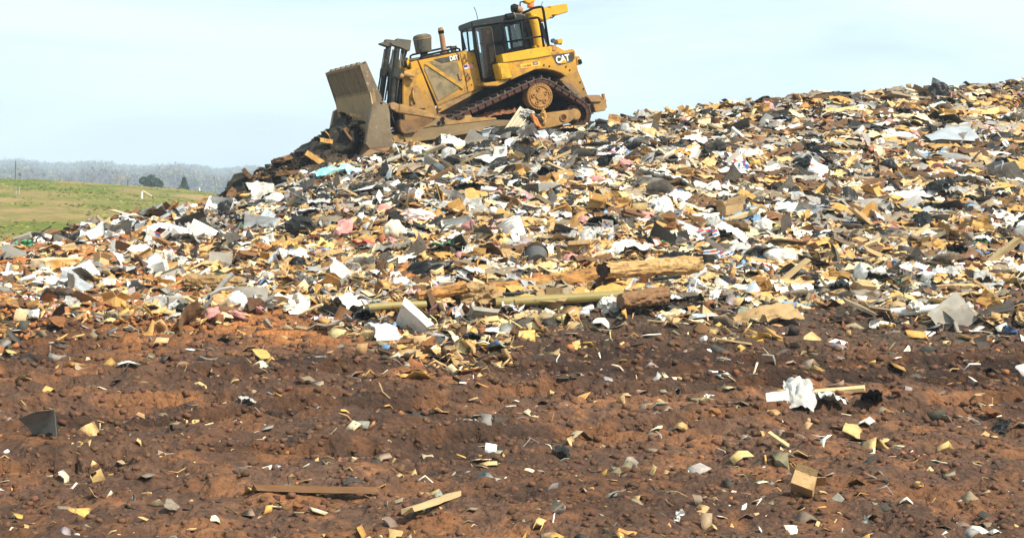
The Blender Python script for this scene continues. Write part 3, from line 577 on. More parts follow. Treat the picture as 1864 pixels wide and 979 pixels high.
for s in (1, -1):
    Y = lambda a: a * s
    b = MB().prism(beam, Y(-1.66), Y(-1.50)).build('push_arm', arm_m, D, .015)
    MB().prism(upper, Y(-1.63), Y(-1.47)).build('arm_gusset', tan, b, .012)
    MB().prism(guard, Y(-1.75), Y(-1.47)).build('arm_guard', mat('rusty guard plate', (0.22, 0.10, 0.03), .6, (0.13, 0.085, 0.04), 2.5, spots=(0.10, 0.06, 0.03), spot_scale=4, spot_amt=.4, bump=.2), b, .02)
    MB().prism(foot, Y(-1.70), Y(-1.662)).build('wear_plate', tan, b, .006)
    k = MB().prism(knob, Y(-1.64), Y(-1.40)).build('blade_joint', tan, b, .02)
    MB().box(P3(720, 256, Y(-1.66)), (.13, .08, .12)).build('pin_head', tan, b, .015)
    m = MB(); m.prism(brace, Y(-1.58), Y(-1.42)); c = MB().prism(brace, Y(-1.58), Y(-1.40)).build('brace_cylinder', tan, D, .03)
    MB().circ(P(717, 193.5, AN), .10, Y(-1.62), Y(-1.36), 16).build('pin', edge_m, c, .01)
    MB().prism(PL([(718, 186), (729, 190), (727, 206), (717, 202)], AN), Y(-1.56), Y(-1.44)).build('rod_eye', tan, c, .02)
    m = MB().prism(clev, Y(-1.68), Y(-1.632)).build('clevis', arm_m, c, .01)
    m = MB(); m.circ(P(797.5, 224.5, AN), .05, Y(-1.70), Y(-1.682), 12); m.circ(P(805.5, 224, AN), .045, Y(-1.70), Y(-1.682), 12); m.circ(P(804, 217, AN), .055, Y(-1.71), Y(-1.682), 12); m.build('clevis_pin', dkm, c)
    MB().tube([P3(708, 215, Y(-1.5)), P3(713, 203, Y(-1.5)), P3(721, 199, Y(-1.5)), P3(728, 203, Y(-1.45))], .03, 6).build('hose', cyl_m, c, smooth=True)

# --- tracks
TN = -1.36
cs, ci, cf = Vector(P(986.5, 176, TN)), Vector(P(1050.5, 208, TN)), Vector(P(832, 241, TN))
RS, RI = 34.2 * PXM, 28.5 * PXM
def hull_path(circles, n=400):
    pts = []
    for c, r in circles:
        for k in range(180): a = 2 * math.pi * k / 180; pts.append((c.x + r * math.cos(a), c.y + r * math.sin(a)))
    pts = sorted(set(pts)); lo = []; hi = []
    cr = lambda o, a, b: (a[0] - o[0]) * (b[1] - o[1]) - (a[1] - o[1]) * (b[0] - o[0])
    for p_ in pts:
        while len(lo) > 1 and cr(lo[-2], lo[-1], p_) <= 0: lo.pop()
        lo.append(p_)
    for p_ in reversed(pts):
        while len(hi) > 1 and cr(hi[-2], hi[-1], p_) <= 0: hi.pop()
        hi.append(p_)
    h = lo[:-1] + hi[:-1]; h = [Vector(q) for q in h] + [Vector(h[0])]
    L_ = [0]
    for a, b in zip(h, h[1:]): L_.append(L_[-1] + (b - a).length)
    tot = L_[-1]
    def at(s):
        s %= tot
        i = max(0, np.searchsorted(L_, s) - 1); f = (s - L_[i]) / max(1e-9, L_[i + 1] - L_[i]); p_ = h[i].lerp(h[i + 1], f); d = (h[i + 1] - h[i]).normalized(); return p_, d
    return at, tot
at, tot = hull_path([(cs, RS), (ci, RI), (cf, RI)])
NS = 44
def track(y0, y1, s):
    sh = MB(); ch = MB(); ym = (y0 + y1) / 2
    for k in range(NS):
        p_, _ = at(tot * (k + .5) / NS); a, _ = at(tot * (k + .04) / NS); b, _ = at(tot * (k + .96) / NS)
        d = (b - a).normalized(); n_ = Vector((d.y, -d.x)); mid = (a + b) / 2
        def q(u, v): w_ = mid + d * u + n_ * v; return (w_.x, w_.y)
        h_ = (b - a).length / 2 + .012
        sh.prism([q(-h_, -.028), q(h_, -.028), q(h_, 0), q(-h_ + .05, 0.0), q(-h_ + .035, .065), q(-h_ + .005, .065), q(-h_, 0)], y0, y1)
        l_ = h_ + .03
        for yy in (ym - .17, ym + .10): ch.prism([q(-l_, -.155), q(l_ * .6, -.155), q(l_, -.11), q(l_, -.03), q(-l_ * .8, -.03), q(-l_, -.07)], yy, yy + .07)
        ch.prism([q(-h_ + .02, -.13), q(h_ - .03, -.13), q(h_ - .03, -.03), q(-h_ + .02, -.03)], y0 + (.015 if s > 0 else .03), y0 + .045) if s > 0 else ch.prism([q(-h_ + .02, -.13), q(h_ - .03, -.13), q(h_ - .03, -.03), q(-h_ + .02, -.03)], y1 - .045, y1 - .015)
    t = sh.build('track', shoe_m, D); ch.build('track_chain', trk, t); return t
for s in (1, -1):
    y0, y1 = sorted((s * -1.36, s * -.78)); ym = (y0 + y1) / 2; o_ = y0 if s > 0 else y1; e = s
    track(y0, y1, s)
    m = MB(); N_ = 25; pts = []
    for k in range(N_ * 2): a = math.pi * k / N_; r_ = RS - (.135 if k % 2 else .20); pts.append((cs.x + r_ * math.cos(a), cs.y + r_ * math.sin(a)))
    sp = MB().prism(pts, ym - .05, ym + .05).build('sprocket', trk, D, 0)
    hc = Vector(P(983.6, 175.2, TN)); hr = 24.6 * PXM
    yo = o_ + e * .03
    m = MB().circ((hc.x, hc.y), hr, yo, ym + e * .1, 40)
    MB().circ((hc.x, hc.y), hr * .80, yo - e * .025, yo - e * .001, 40, hr * .74).build('hub_ring', hub_m, sp, .006)
    MB().circ((hc.x, hc.y), hr * .34, yo - e * .03, yo - e * .001, 20).build('hub_cap', hub_m, sp, .01)
    for k in range(30): a = 2 * math.pi * k / 30; m.circ((hc.x + hr * .92 * math.cos(a), hc.y + hr * .92 * math.sin(a)), .020, yo - e * .022, yo + e * .01, 6)
    for k in range(5): a = 2 * math.pi * (k + .3) / 5; m.circ((hc.x + hr * .52 * math.cos(a), hc.y + hr * .52 * math.sin(a)), .055, yo - e * .03, yo + e * .01, 10, .032)
    m.build('hub', hub_m, sp)
    for c in (ci, cf):
        w_ = MB().circ((c.x, c.y), RI - .16, ym - .10, ym + .10, 28).build('idler', trk, D, .02); MB().circ((c.x, c.y), .16, o_ + e * .10, ym, 18).build('idler_cap', tan, w_, .02)
    fr = PL([(836, 236), (900, 226), (938, 220), (990, 206), (1046, 199.2), (1056, 206), (1050, 214), (1035, 225), (998, 234.5), (930, 243), (840, 256)], TN)
    hole_c = P(1026.5, 214, TN); hh_ = [(hole_c[0] + .095 * math.cos(k * math.pi / 8), hole_c[1] + .075 * math.sin(k * math.pi / 8)) for k in range(16)]
    rf_ = MB().prism(fr, o_ + e * .04, ym + e * .22).build('roller_frame', tan, D, .02)
    MB().circ(hole_c, .105, o_ + e * .01, o_ + e * .039, 18, .075).build('pivot_ring', hub_m, rf_, .006); MB().circ(hole_c, .074, o_ + e * .03, o_ + e * .0395, 18).build('pivot_hole', trk, rf_)
    m = MB(); ln = (ci - cf).normalized(); nr_ = Vector((-ln.y, ln.x))
    for k in range(7): q_ = cf.lerp(ci, (k + .8) / 8.0) - nr_ * .20; m.circ((q_.x, q_.y), .13, o_ + e * .12, ym + e * .2, 18)
    m.build('track_roller', trk, rf_, .015)
    # red clay caked on top of the frame
    bm = bmesh.new(); bmesh.ops.create_grid(bm, x_segments=44, y_segments=8, size=.5)
    pa, pb = Vector(P(862, 222, TN)), Vector(P(985, 203, TN))
    for v in bm.verts:
        u, w_ = v.co.x + .5, v.co.y + .5; bq = pa.lerp(pb, u); bump_ = math.sin(math.pi * min(1, max(0, u * 1.02))) ** .6 * (1 - .6 * (1 - w_))
        v.co = Vector((bq.x, o_ + e * (.10 + .40 * w_), bq.y + .24 * bump_ * (.7 + .8 * abs(mnoise.noise(Vector((u * 7, w_ * 2, s))))) + .05 * mnoise.noise(Vector((u * 25, w_ * 6, s)))))
    me = bpy.data.meshes.new('caked_mud'); bm.to_mesh(me); bm.free(); me.materials.append(mudm); o = bpy.data.objects.new('caked_mud', me); COL.objects.link(o); o.parent = D
# belly and final drive housing between the tracks; main frame near-black, shade put into its colour
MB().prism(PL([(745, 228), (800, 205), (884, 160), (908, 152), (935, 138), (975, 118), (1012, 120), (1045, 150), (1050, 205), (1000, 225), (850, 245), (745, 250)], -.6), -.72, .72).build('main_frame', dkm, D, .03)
MB().prism(PL([(745, 222), (765, 214), (797, 207), (820, 206), (838, 226), (838, 240), (770, 258), (748, 255)], -.75), -.745, .745).build('belly_guard', mat('rusty belly plate', (0.22, 0.11, 0.035), .7, (0.12, 0.06, 0.03), 3, spots=(0.04, 0.025, 0.02), spot_scale=4, spot_amt=.4, bump=.3), D, .03)
m = MB(); m.prism(PL([(800, 257), (858, 246), (862, 252), (806, 264)], -1.3), -1.36, -1.0); m.build('frame_skid', mat('orange skid', (0.40, 0.17, 0.03), .7, (0.3, 0.12, 0.03), 3, bump=.2), D, .01)

# --- cab
CY = -0.82
NCAB = len(COL.objects)
out = PL([(860.5, 40), (953, 28.5), (968.5, 89), (913, 99.5), (916, 117), (880, 150), (868, 100), (865, 92)], CY)
dh = PL([(864, 53.5), (867, 51.5), (892, 48.5), (895.5, 51.5), (906.5, 131), (904.5, 135), (881, 143.5), (878.5, 141)], CY)
wh = PL([(917, 47), (949.5, 40.5), (956.5, 84.5), (924.5, 91.5)], CY)
cab = MB().prism(out, CY, CY + .09, [dh, wh]).build('cab', blk, D)
MB().prism(out, -CY - .09, -CY, [dh, wh]).build('far_side', blk, cab)
roof = PL([(856.5, 39.2), (870, 36.2), (905, 29.8), (921, 27), (952, 27.5), (955, 38), (914, 43), (859, 50.5)], CY)
MB().prism(roof, CY - .03, -CY + .03).build('cab_roof', mat('cab roof', (0.010, 0.014, 0.014), .55, (0.018, 0.022, 0.020), 4, spots=(.1, .09, .07), spot_scale=6, spot_amt=.15, bump=.1), cab, .03)
MB().prism(PL([(865, 90), (868, 100), (880, 149), (916, 117), (913, 100), (968, 90), (966, 84), (925, 92), (880, 100), (870, 90)], CY), CY + .092, -CY - .092).build('cab_floor', blk, cab)
for ya, yb in ((CY + .091, CY + .16), (-.03, .03), (-CY - .16, -CY - .091)): MB().prism(PL([(860.5, 48), (863, 48), (868, 94), (865, 94)], CY), ya, yb).build('front_pillar', blk, cab)
for ya, yb in ((CY + .165, -.035), (.035, -CY - .165)): MB().prism(PL([(861, 48), (862, 48), (867, 94), (866, 94)], CY), ya, yb).build('windscreen', gls, cab)
for ya, yb in ((CY + .092, -.3), (.3, -CY - .092)): MB().prism(PL([(949, 40), (953, 38), (966, 86), (960, 88)], CY), ya, yb).build('rear_pillar', blk, cab)
dg = PL([(875, 53), (891, 50.5), (894, 53), (905.5, 130), (903.5, 134), (882, 141.5), (880.5, 118), (879, 100)], CY)
dframe = [(x, z) for x, z in dh]
drr = MB()
cxm = sum(p_[0] for p_ in dh) / 8; czm = sum(p_[1] for p_ in dh) / 8
inn = [(cxm + (x - cxm) * .86, czm + (z - czm) * .95) for x, z in dh]
dro = MB().prism(dh, CY - .03, CY - .002, [inn]).build('door', mat('door frame', (0.03, 0.028, 0.022), .6, (0.055, 0.05, 0.038), 5, bump=.1), cab, .006)
MB().prism(dg, CY - .014, CY - .008).build('door_pane', dirty, cab)
MB().prism([inn[0], inn[1], P(875, 53, CY), P(879, 100, CY), P(880.5, 118, CY), P(882, 141.5, CY), inn[6], inn[7]], CY - .013, CY - .009).build('door_sidelight', gls, cab)
MB().prism(PL([(872.5, 79.5), (878, 78.5), (878.3, 80), (872.8, 81)], CY), CY - .022, CY - .0145).build('door_handle', blk, cab)
MB().prism(wh, CY - .02, CY - .003, [PL([(919, 48.8), (948, 42.8), (954.5, 83), (926, 89.3)], CY)]).build('window_frame', blk, cab, .004)
for ya, yb in ((CY + .04, CY + .046), (-CY - .046, -CY - .04)): MB().prism(wh, ya, yb).build('side_window', gls, cab)
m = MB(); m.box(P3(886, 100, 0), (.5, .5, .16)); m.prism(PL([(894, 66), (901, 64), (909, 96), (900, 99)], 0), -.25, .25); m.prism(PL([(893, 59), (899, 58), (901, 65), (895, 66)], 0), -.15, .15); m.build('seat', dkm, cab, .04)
MB().prism(PL([(933, 46), (946, 43), (955, 83), (939, 86)], .2), .45, .5).build('rear_divider', mat('grey-green tinted panel', (0.10, 0.14, 0.14), .5, bump=0), cab)
for o in list(COL.objects)[NCAB:]:                      # the cab narrows towards its front: every cab piece is skewed in plan
    for v in o.data.vertices: v.co.x += .125 * (v.co.y - CY)
rail('cab_rail', [(849, 54), (843.5, 56.5), (841, 60), (841.5, 65), (847.5, 89.5), (849, 90)], CY + .02, .022, blk, cab)
rail('antenna', [(869.5, 36), (868.5, 30), (866.5, 22), (862.8, 13.5)], -.3, .009, dkm, cab)
rail('antenna', [(986.5, 12), (986, 8), (988, 4)], .3, .008, dkm, cab)

# --- fender, tank, platform
FY = -1.28
fen = PL([(916, 114.5), (926, 113), (1003, 101), (1005, 96.5), (1043, 89.2), (1047, 93), (1050, 118), (1053, 130), (1062, 152), (1070.5, 175), (1059, 180), (1043, 167), (1030, 155), (1019, 146), (1029, 139.3), (1022, 134), (1008, 128.8), (988, 125.5), (974, 126.8), (962, 132), (930, 146), (926, 130), (918, 131)], FY)
fend = MB().prism(fen, FY, -.70).build('rear_fender', yel, D, .015); MB().prism(fen, .70, -FY).build('rear_fender', yel, D, .015)
tank = PL([(1003, 101), (1005, 96), (1003, 85), (1031, 82), (1043, 89.2), (1047, 93), (1050, 118), (1070.5, 175), (1040, 170), (1030, 150), (1003, 130)], FY)
tk = MB().prism(tank, -.698, .698).build('fuel_tank', yel, D, .03)
plat = PL([(912, 99.4), (962, 90), (1001, 84.5), (1004, 86), (1004.5, 96), (1003, 101.5), (972, 107), (924, 113.6), (915, 114.4)], FY)
for ya, yb in ((FY - .03, -.80), (.80, -FY + .03)): MB().prism(plat, ya, yb).build('platform', yel2, D, .015)
MB().prism(PL([(905, 116), (925, 113.4), (930, 130), (933.3, 142.6), (911.8, 145.7), (908, 128)], FY), FY - .02, -.86).build('battery_box', yel2, D, .02)
MB().prism(PL([(909, 121), (919, 119.5), (923, 141), (913, 142.6)], FY), FY - .035, FY - .0205).build('box_lid', yel2, D, .01)
MB().prism(PL([(881, 151.5), (904, 148.2), (911.6, 146.2), (931, 143.8), (920, 151.5), (908, 157), (885, 157.2), (881, 155)], FY), FY + .05, -.62).build('step', yel, D, .015)
lb = MB().prism(PL([(947, 117.5), (983.5, 112), (984.8, 119.5), (948.3, 125.2)], FY), FY - .006, FY - .0005).build('dealer_decal', mat('yellow decal', (0.68, 0.36, 0.05), .5, bump=0), fend)
text('decal_lettering', 'Carolina', mat('brown ink', (0.16, 0.06, 0.015), .6, bump=0), fend, P(958.5, 119.6, FY), 17 * PXM, 4.4 * PXM, FY - .008, R(1), .0)
MB().prism(PL([(969.5, 113.5), (977.8, 112.3), (979.2, 117.8), (970.9, 119)], FY), FY - .009, FY - .0062).build('decal_plate', decal, fend)
text('decal_lettering', 'CAT', white, fend, P(974.3, 115.7, FY), 6.4 * PXM, 3.3 * PXM, FY - .011, R(1), .02)
lg = MB().prism(PL([(1004.5, 100.5), (1044, 95), (1046, 106), (1042, 112.5), (1018, 119.5), (1012, 116)], FY), FY - .006, FY - .0005).build('logo_plate', decal, fend)
text('logo_lettering', 'CAT', white, fend, P(1024.2, 107.2, FY), 27 * PXM, 13.2 * PXM, FY - .009, R(4), .045)
MB().prism(PL([(1018.5, 116.3), (1026.2, 109.0), (1033, 114.3)], FY), FY - .016, FY - .0125).build('logo_triangle', yel2, fend)
MB().prism(PL([(1023, 146), (1040, 154), (1061, 176), (1057, 180), (1040, 167), (1024, 151)], FY), FY - .01, FY - .0005).build('mud_smear', mat('smeared mud', (0.16, 0.105, 0.06), .95, (0.22, 0.14, 0.075), 6, bump=.6), fend)
ll = MB().prism(PL([(1049.5, 103), (1056, 101.5), (1061, 117.5), (1052, 118.5)], FY), FY + .05, FY + .35).build('rear_lamp', yel, D, .015); MB().prism(PL([(1053.5, 109), (1059, 108), (1061, 116), (1055, 117)], FY), FY + .03, FY + .049).build('lens', blk, ll)
m = MB(); m.prism(PL([(1010, 73.5), (1020, 70.5), (1021.5, 80), (1012, 82)], -.6), -.75, -.45); o = m.build('tank_filler', yel2, D, .02)
MB().circ(P(1005.5, 75, -.7), .06, -.80, -.70, 12).build('blue_cap', mat('blue cap', (0.03, 0.06, 0.13), .4, bump=0), o, .01); MB().tube([P3(1005, 92, -.85), P3(1006, 83, -.85)], .10, 14).build('filler_neck', tan, o, smooth=True, autosmooth=True); MB().tube([P3(1017, 81, -.62), P3(1018, 76, -.62)], .08, 10).build('gauge_cap', gy, o, smooth=True, autosmooth=True)
m = MB()
for a, b in ((915, 108), (922, 121), (1037, 128), (990, 119), (1056, 150), (1062, 162), (1030, 122), (1000, 121)): m.circ(P(a, b, FY), .022, FY - .015, FY - .0008, 8)
m.build('fender_bolt', dkm, fend)

# --- roll bar post, air conditioner, lamps, rails
PY_ = -.80
ps = MB().tube([P3(981.5, 86, PY_), P3(978, 60, PY_), P3(969, 28, PY_)], [.145, .135, .125], 18).build('roll_bar', yel2, D, smooth=True, autosmooth=True); MB().tube([P3(981.5, 86, -PY_), P3(969, 28, -PY_)], [.145, .125], 14).build('roll_bar', yel2, D, smooth=True, autosmooth=True)
MB().prism(PL([(968, 84), (989, 80), (992, 86.5), (969, 91)], PY_), PY_ - .2, PY_ + .2).build('post_base', yel2, ps, .02)
MB().prism(PL([(962, 24), (976, 14), (990, 14), (1001, 16.5), (1003, 30), (990.5, 40.5), (982, 36), (966, 34)], PY_), PY_ - .10, -PY_ + .10).build('crossbeam', yel2, ps, .02)
MB().prism(PL([(989.5, 14.5), (1021, 10.2), (1023.5, 25), (1004, 31), (992, 31)], .1), -.35, .75).build('air_conditioner', yel2, ps, .02)
rail('cable', [(993, 30), (998, 33.5), (1005, 33), (1009, 29.5)], -.2, .018, dkm, ps)
bc = MB().prism(PL([(952, 3), (958, -2), (970, -1), (972, 3), (961, 8), (956, 6)], -.5), -.62, -.38).build('beacon_bracket', yel2, D, .015)
MB().tube([P3(966.5, 13.5, -.5), P3(966, 12, -.5), P3(965.6, 4, -.5), P3(965.4, 2, -.5)], [.095, .10, .09, .06], 14).build('beacon_lens', orange, bc, smooth=True)
rail('bracket_arm', [(946.5, 13), (947, 4.5), (954, 3)], -.5, .02, dkm, bc)
MB().tube([P3(966, 22, -.5), P3(966.5, 13.5, -.5)], .05, 8).build('beacon_post', yel2, bc)
lm = MB().tube([P3(932, 17, -.45), P3(936.5, 16.3, -.45), P3(940, 16.2, -.45)], [.11, .135, .12], 16).build('work_lamp', blk, D, smooth=True, autosmooth=True); MB().tube([P3(940, 16.2, -.45), P3(950, 20.5, -.45)], [.115, .08], 14).build('lamp_housing', rustp, lm, smooth=True, autosmooth=True); MB().tube([P3(943, 19, -.45), P3(945, 27, -.45)], .03, 6).build('lamp_stem', blk, lm)
lm = MB().tube([P3(921, 32.5, -.85), P3(938, 29.5, -.85)], .10, 14).build('work_lamp', blk, D, smooth=True, autosmooth=True); MB().tube([P3(934, 30.4, -.85), P3(937, 29.8, -.85)], .105, 14).build('lamp_ring', gy, lm, smooth=True)
m = MB(); m.tube([P3(938, 31, -.7), P3(950, 29, -.7), P3(953, 27, -.7)], .08, 10); m.build('lamp_cluster', gy, D, smooth=True)
RY = FY + .05
rr = MB().tube([P3(923.5, 112, RY), P3(921, 98, RY), P3(914, 43.5, RY), P3(916, 41.5, RY), P3(947, 36.2, RY), P3(977, 32.6, RY), P3(980.5, 33.4, RY), P3(983, 41, RY), P3(992.5, 101, RY)], .034, 8).build('guard_rail', blk, D, smooth=True)
rail('rail_post', [(948, 37), (957.8, 106.5)], RY, .028, blk, rr); rail('mid_rail', [(919, 77.5), (952, 71.5), (987, 66.5)], RY, .024, blk, rr)
m = MB()
for a, b in ((923.5, 108), (957.6, 102), (992, 97), (1001, 96)): m.tube([P3(a - .7, b - 4, RY), P3(a + .7, b + 5, RY)], .05, 8)
m.build('rail_socket', blk, rr)
rr = MB().tube([P3(951.5, 24.5, -.9), P3(962, 20, -.9), P3(970, 15.3, -.9), P3(984, 12.8, -.9), P3(987.2, 14), P3(989, 20, -.9), P3(1001, 99, -.9)] if False else [P3(951.5, 24.5, RY), P3(962, 20, RY), P3(970, 15.3, RY), P3(984, 12.8, RY), P3(987.2, 14, RY), P3(989, 20, RY), P3(1001, 99, RY)], .034, 8).build('guard_rail', blk, D, smooth=True)
rail('hydraulic_hose', [(741, 106), (738, 112), (740, 121), (747, 126)], HY + .02, .03, blk, D)
rail('hydraulic_hose', [(716, 196), (712, 208), (716, 222), (724, 236)], -1.1, .035, cyl_m, D)
rail('door_hinge', [(797, 199), (803, 196)], HY - .02, .03, tan, dr)
m = MB(); m.prism(PL([(957, 38), (963, 37), (976, 80), (968, 86), (960, 84)], -.7), -.72, -.60); m.build('rear_duct', mat('dark duct', (0.035, 0.03, 0.026), .8, (0.07, 0.058, 0.045), 3, bump=.2), D, .02)
MB().prism(PL([(983, 44), (988, 42), (1001, 84), (996, 86)], .2), .2, .24).build('rear_screen', mat('dark mesh screen', (0.03, 0.035, 0.033), .7, bump=.2), D)

# --- drawbar / ripper mount
m = MB(); m.prism(PL([(1061, 178), (1067, 174), (1082, 174), (1088, 184), (1086, 187), (1068, 188)], -.2), -.5, .5); rpr = m.build('drawbar', edge_m, D, .02)
MB().prism(PL([(1071, 187), (1088, 183.5), (1094, 184.5), (1096.5, 202), (1077, 205.5)], -.2), -.45, .45).build('drawbar_block', tan, rpr, .02)
MB().prism(PL([(1085, 184), (1103.5, 181), (1104.5, 184.5), (1086, 187.5)], -.2), -.2, .1).prism(PL([(1094, 195.5), (1105, 193), (1105.5, 196.5), (1095, 199)], -.2), -.2, .1).build('hitch_jaw', tan, rpr, .008)
MB().tube([P3(1097.6, 171, -.05), P3(1101.5, 196.5, -.05)], .05, 9).build('hitch_pin', edge_m, rpr, smooth=True, autosmooth=True); MB().tube([P3(1089.5, 174, -.05), P3(1095, 179, -.05), P3(1096, 183, -.05)], .035, 7).build('pin_chain', edge_m, rpr, smooth=True)
# ---------------------------------------------------------------- debris: shapes
def norm(v):
    v = np.asarray(v, float); lo, hi = v.min(0), v.max(0); return (v - (lo + hi) / 2) / np.maximum(hi - lo, 1e-6)
def grid_sheet(nx, ny, fn):
    """a bent sheet with a thin second side so it has real thickness"""
    u, w = np.meshgrid(np.linspace(-.5, .5, nx), np.linspace(-.5, .5, ny)); u = u.ravel(); w = w.ravel(); z = fn(u, w)
    if isinstance(z, tuple): x, y, z = z
    else: x, y = u, w
    top = np.stack([x, y, z], -1); n = nx * ny; idx = np.arange(n).reshape(ny, nx)
    q = np.stack([idx[:-1, :-1], idx[:-1, 1:], idx[1:, 1:], idx[1:, :-1]], -1).reshape(-1, 4)
    bot = top - np.array([0, 0, .012]); f = [tuple(a) for a in q] + [tuple(a + n)[::-1] for a in q]
    rim = list(idx[0, :]) + list(idx[1:, -1]) + list(idx[-1, -2::-1]) + list(idx[-2:0, 0])
    for i in range(len(rim)): a, b = rim[i], rim[(i + 1) % len(rim)]; f.append((b, a, a + n, b + n))
    return np.concatenate([top, bot]), f
def g_card(s):                                               # folded, torn cardboard
    g = random.Random(s); a, b = g.uniform(-.2, .25), g.uniform(-.3, .3); k1, k2 = g.uniform(-.9, .9), g.uniform(-.8, .8)
    def fn(u, w):
        t = u + b * w; z = np.maximum(0, t - a) * k1 + np.maximum(0, w - .15) * k2 * .6 + fbm(u * 5 + s, w * 5, 3, s) * .12
        ex = fbm(w * 7 + s, u * 0 + 3, 2, s + 1) * .22 * (np.abs(u) > .45); ey = fbm(u * 7, w * 0 + s, 2, s + 2) * .25 * (np.abs(w) > .45)
        return u + ex, w * (1 - .35 * (u + .5) * g2) + ey, z
    g2 = g.uniform(0, 1); return grid_sheet(9, 8, fn)
def g_paper(s):                                              # crumpled paper
    def fn(u, w): return u + fbm(u * 4 + s, w * 4, 2, s + 5) * .3, w + fbm(u * 4, w * 4 + s, 2, s + 6) * .3, fbm(u * 4 + s, w * 4, 3, s) * .75 + np.abs(fbm(u * 8, w * 8 + s, 2, s + 3)) * .25
    return grid_sheet(9, 9, fn)
def g_film(s):                                               # rumpled plastic film with sharp ridges
    def fn(u, w):
        r = 1 - np.abs(fbm(u * 3 + s, w * 7, 3, s)) * 5; r2 = 1 - np.abs(fbm(u * 9, w * 4 + s, 2, s + 4)) * 4
        return u * (1 + .5 * fbm(w * 5, u * 3 + s, 2, s + 7)), w * (1 + .6 * fbm(u * 5 + s, w * 2, 2, s + 8)), r * .20 + r2 * .10 - (u * u + w * w) * .7
    return grid_sheet(18, 14, fn)
def g_metal(s):                                              # creased sheet metal
    g = random.Random(s); c = [(g.uniform(0, 6.28), g.uniform(-.25, .25), g.uniform(-1.1, 1.1)) for _ in range(3)]
    def fn(u, w):
        z = 0
        for a, o, k in c: z = z + np.maximum(0, u * math.cos(a) + w * math.sin(a) - o) * k
        return z + fbm(u * 3 + s, w * 3, 2, s) * .08
    return grid_sheet(10, 8, fn)
def g_tray(s):                                               # sheet with an upturned rim, like a cabinet door or pan
    g = random.Random(s)
    def fn(u, w): e = np.maximum(np.abs(u), np.abs(w)) > .46; return u * np.where(e, .93, 1), w * np.where(e, .93, 1), np.where(e, .16, 0) + fbm(u * 2 + s, w * 2, 2, s) * .1 + np.maximum(0, u - .1) * .3 * g0
    g0 = g.uniform(-1, 1); return grid_sheet(10, 10, fn)
def g_plank(s):                                              # board with splintered ends and a slight warp
    g = random.Random(s); n = 9; v = []; f = []
    for i in range(n):
        t = i / (n - 1) - .5; zc = .35 * (t * t) * g0 if False else .25 * t * t; yo = .06 * math.sin(t * 3 + s)
        for a, b in ((-.5, -.5), (.5, -.5), (.5, .5), (-.5, .5)):
            j = (g.uniform(-.05, .05) if i in (0, n - 1) else 0); v.append((t + j * 1.4, a + yo + g.uniform(-.04, .04), b * .8 + zc + g.uniform(-.05, .05)))
    for i in range(n - 1):
        for k in range(4): f.append((i * 4 + k, i * 4 + (k + 1) % 4, i * 4 + 4 + (k + 1) % 4, i * 4 + 4 + k))
    f += [(3, 2, 1, 0), tuple(range(4 * n - 4, 4 * n))]; return np.array(v), f
def g_stick(s):
    g = random.Random(s); m = MB(); p = [(t - .5, .5 * g.uniform(-1, 1) * (.1 + t * (1 - t)), .4 * g.uniform(-1, 1) * .5) for t in (0, .2, .4, .6, .8, 1)]
    m.tube(p, [.05, .06, .05, .05, .04, .02], 6); m.tube([p[3], (p[3][0] + .22, p[3][1] + .25, p[3][2] + .1)], [.04, .015], 5); return np.array([tuple(q) for q in m.v]), m.f
def ico(sub=3):
    bm = bmesh.new(); bmesh.ops.create_icosphere(bm, subdivisions=sub, radius=1); bm.verts.ensure_lookup_table()
    v = np.array([tuple(p.co) for p in bm.verts]); f = [tuple(q.index for q in a.verts) for a in bm.faces]; bm.free(); return v, f
ICO3, ICO2, ICO4 = ico(3), ico(2), ico(4)
def g_bag(s, sub=None):                                      # stuffed plastic bag: creases and a gathered neck
    v, f = sub or ICO3; out = []
    for p in v:
        q = Vector(p); r = 1 + .28 * mnoise.noise(q * 1.3 + Vector((s, 0, 0))) + .26 * (1 - 2.2 * abs(mnoise.noise(q * 2.6 + Vector((0, s, 0))))) + .10 * (1 - 3 * abs(mnoise.noise(q * 6 + Vector((s, s, 0)))))
        k = max(0, q.x - .55); out.append((q.x * r * (1 + k * 1.3), q.y * r * (1 - k * 1.5), q.z * r * (1 - k * 1.5)))
    return np.array(out), f
def g_wad(s, sub=None):                                      # crumpled wad of paper or cloth
    v, f = sub or ICO4; out = []
    for p in v:
        q = Vector(p); r = .9 + .30 * (1 - 2.6 * abs(mnoise.noise(q * 1.7 + Vector((s, 0, 3))))) + .16 * (1 - 2.6 * abs(mnoise.noise(q * 4.0 + Vector((0, s, 0))))) + .07 * (1 - 2.6 * abs(mnoise.noise(q * 9)))
        out.append(tuple(q * r))
    return np.array(out), f
def g_tuft(s):                                               # fluffy insulation
    v, f = ICO3; out = []
    for p in v:
        q = Vector(p); r = 1 + .5 * mnoise.noise(q * 1.4 + Vector((s, 0, 0))) + .3 * mnoise.noise(q * 4 + Vector((0, s, 0))) + .14 * mnoise.noise(q * 10); out.append(tuple(q * r))
    return np.array(out), f
def g_chunk(s):                                              # broken lump with flat faces
    g = random.Random(s); bm = bmesh.new()
    for _ in range(11): d = Vector((g.gauss(0, 1), g.gauss(0, 1), g.gauss(0, 1))).normalized() * g.uniform(.6, 1.1); bm.verts.new(d)
    bmesh.ops.convex_hull(bm, input=bm.verts); bmesh.ops.delete(bm, geom=[v for v in bm.verts if not v.link_faces], context='VERTS')
    bmesh.ops.subdivide_edges(bm, edges=bm.edges[:], cuts=2, use_grid_fill=True); bm.verts.index_update()
    for v in bm.verts: v.co += v.co.normalized() * .22 * mnoise.noise(v.co * 3.4 + Vector((s, 0, 0)))
    v = np.array([tuple(p.co) for p in bm.verts]); f = [tuple(q.index for q in a.verts) for a in bm.faces]; bm.free(); return v, f
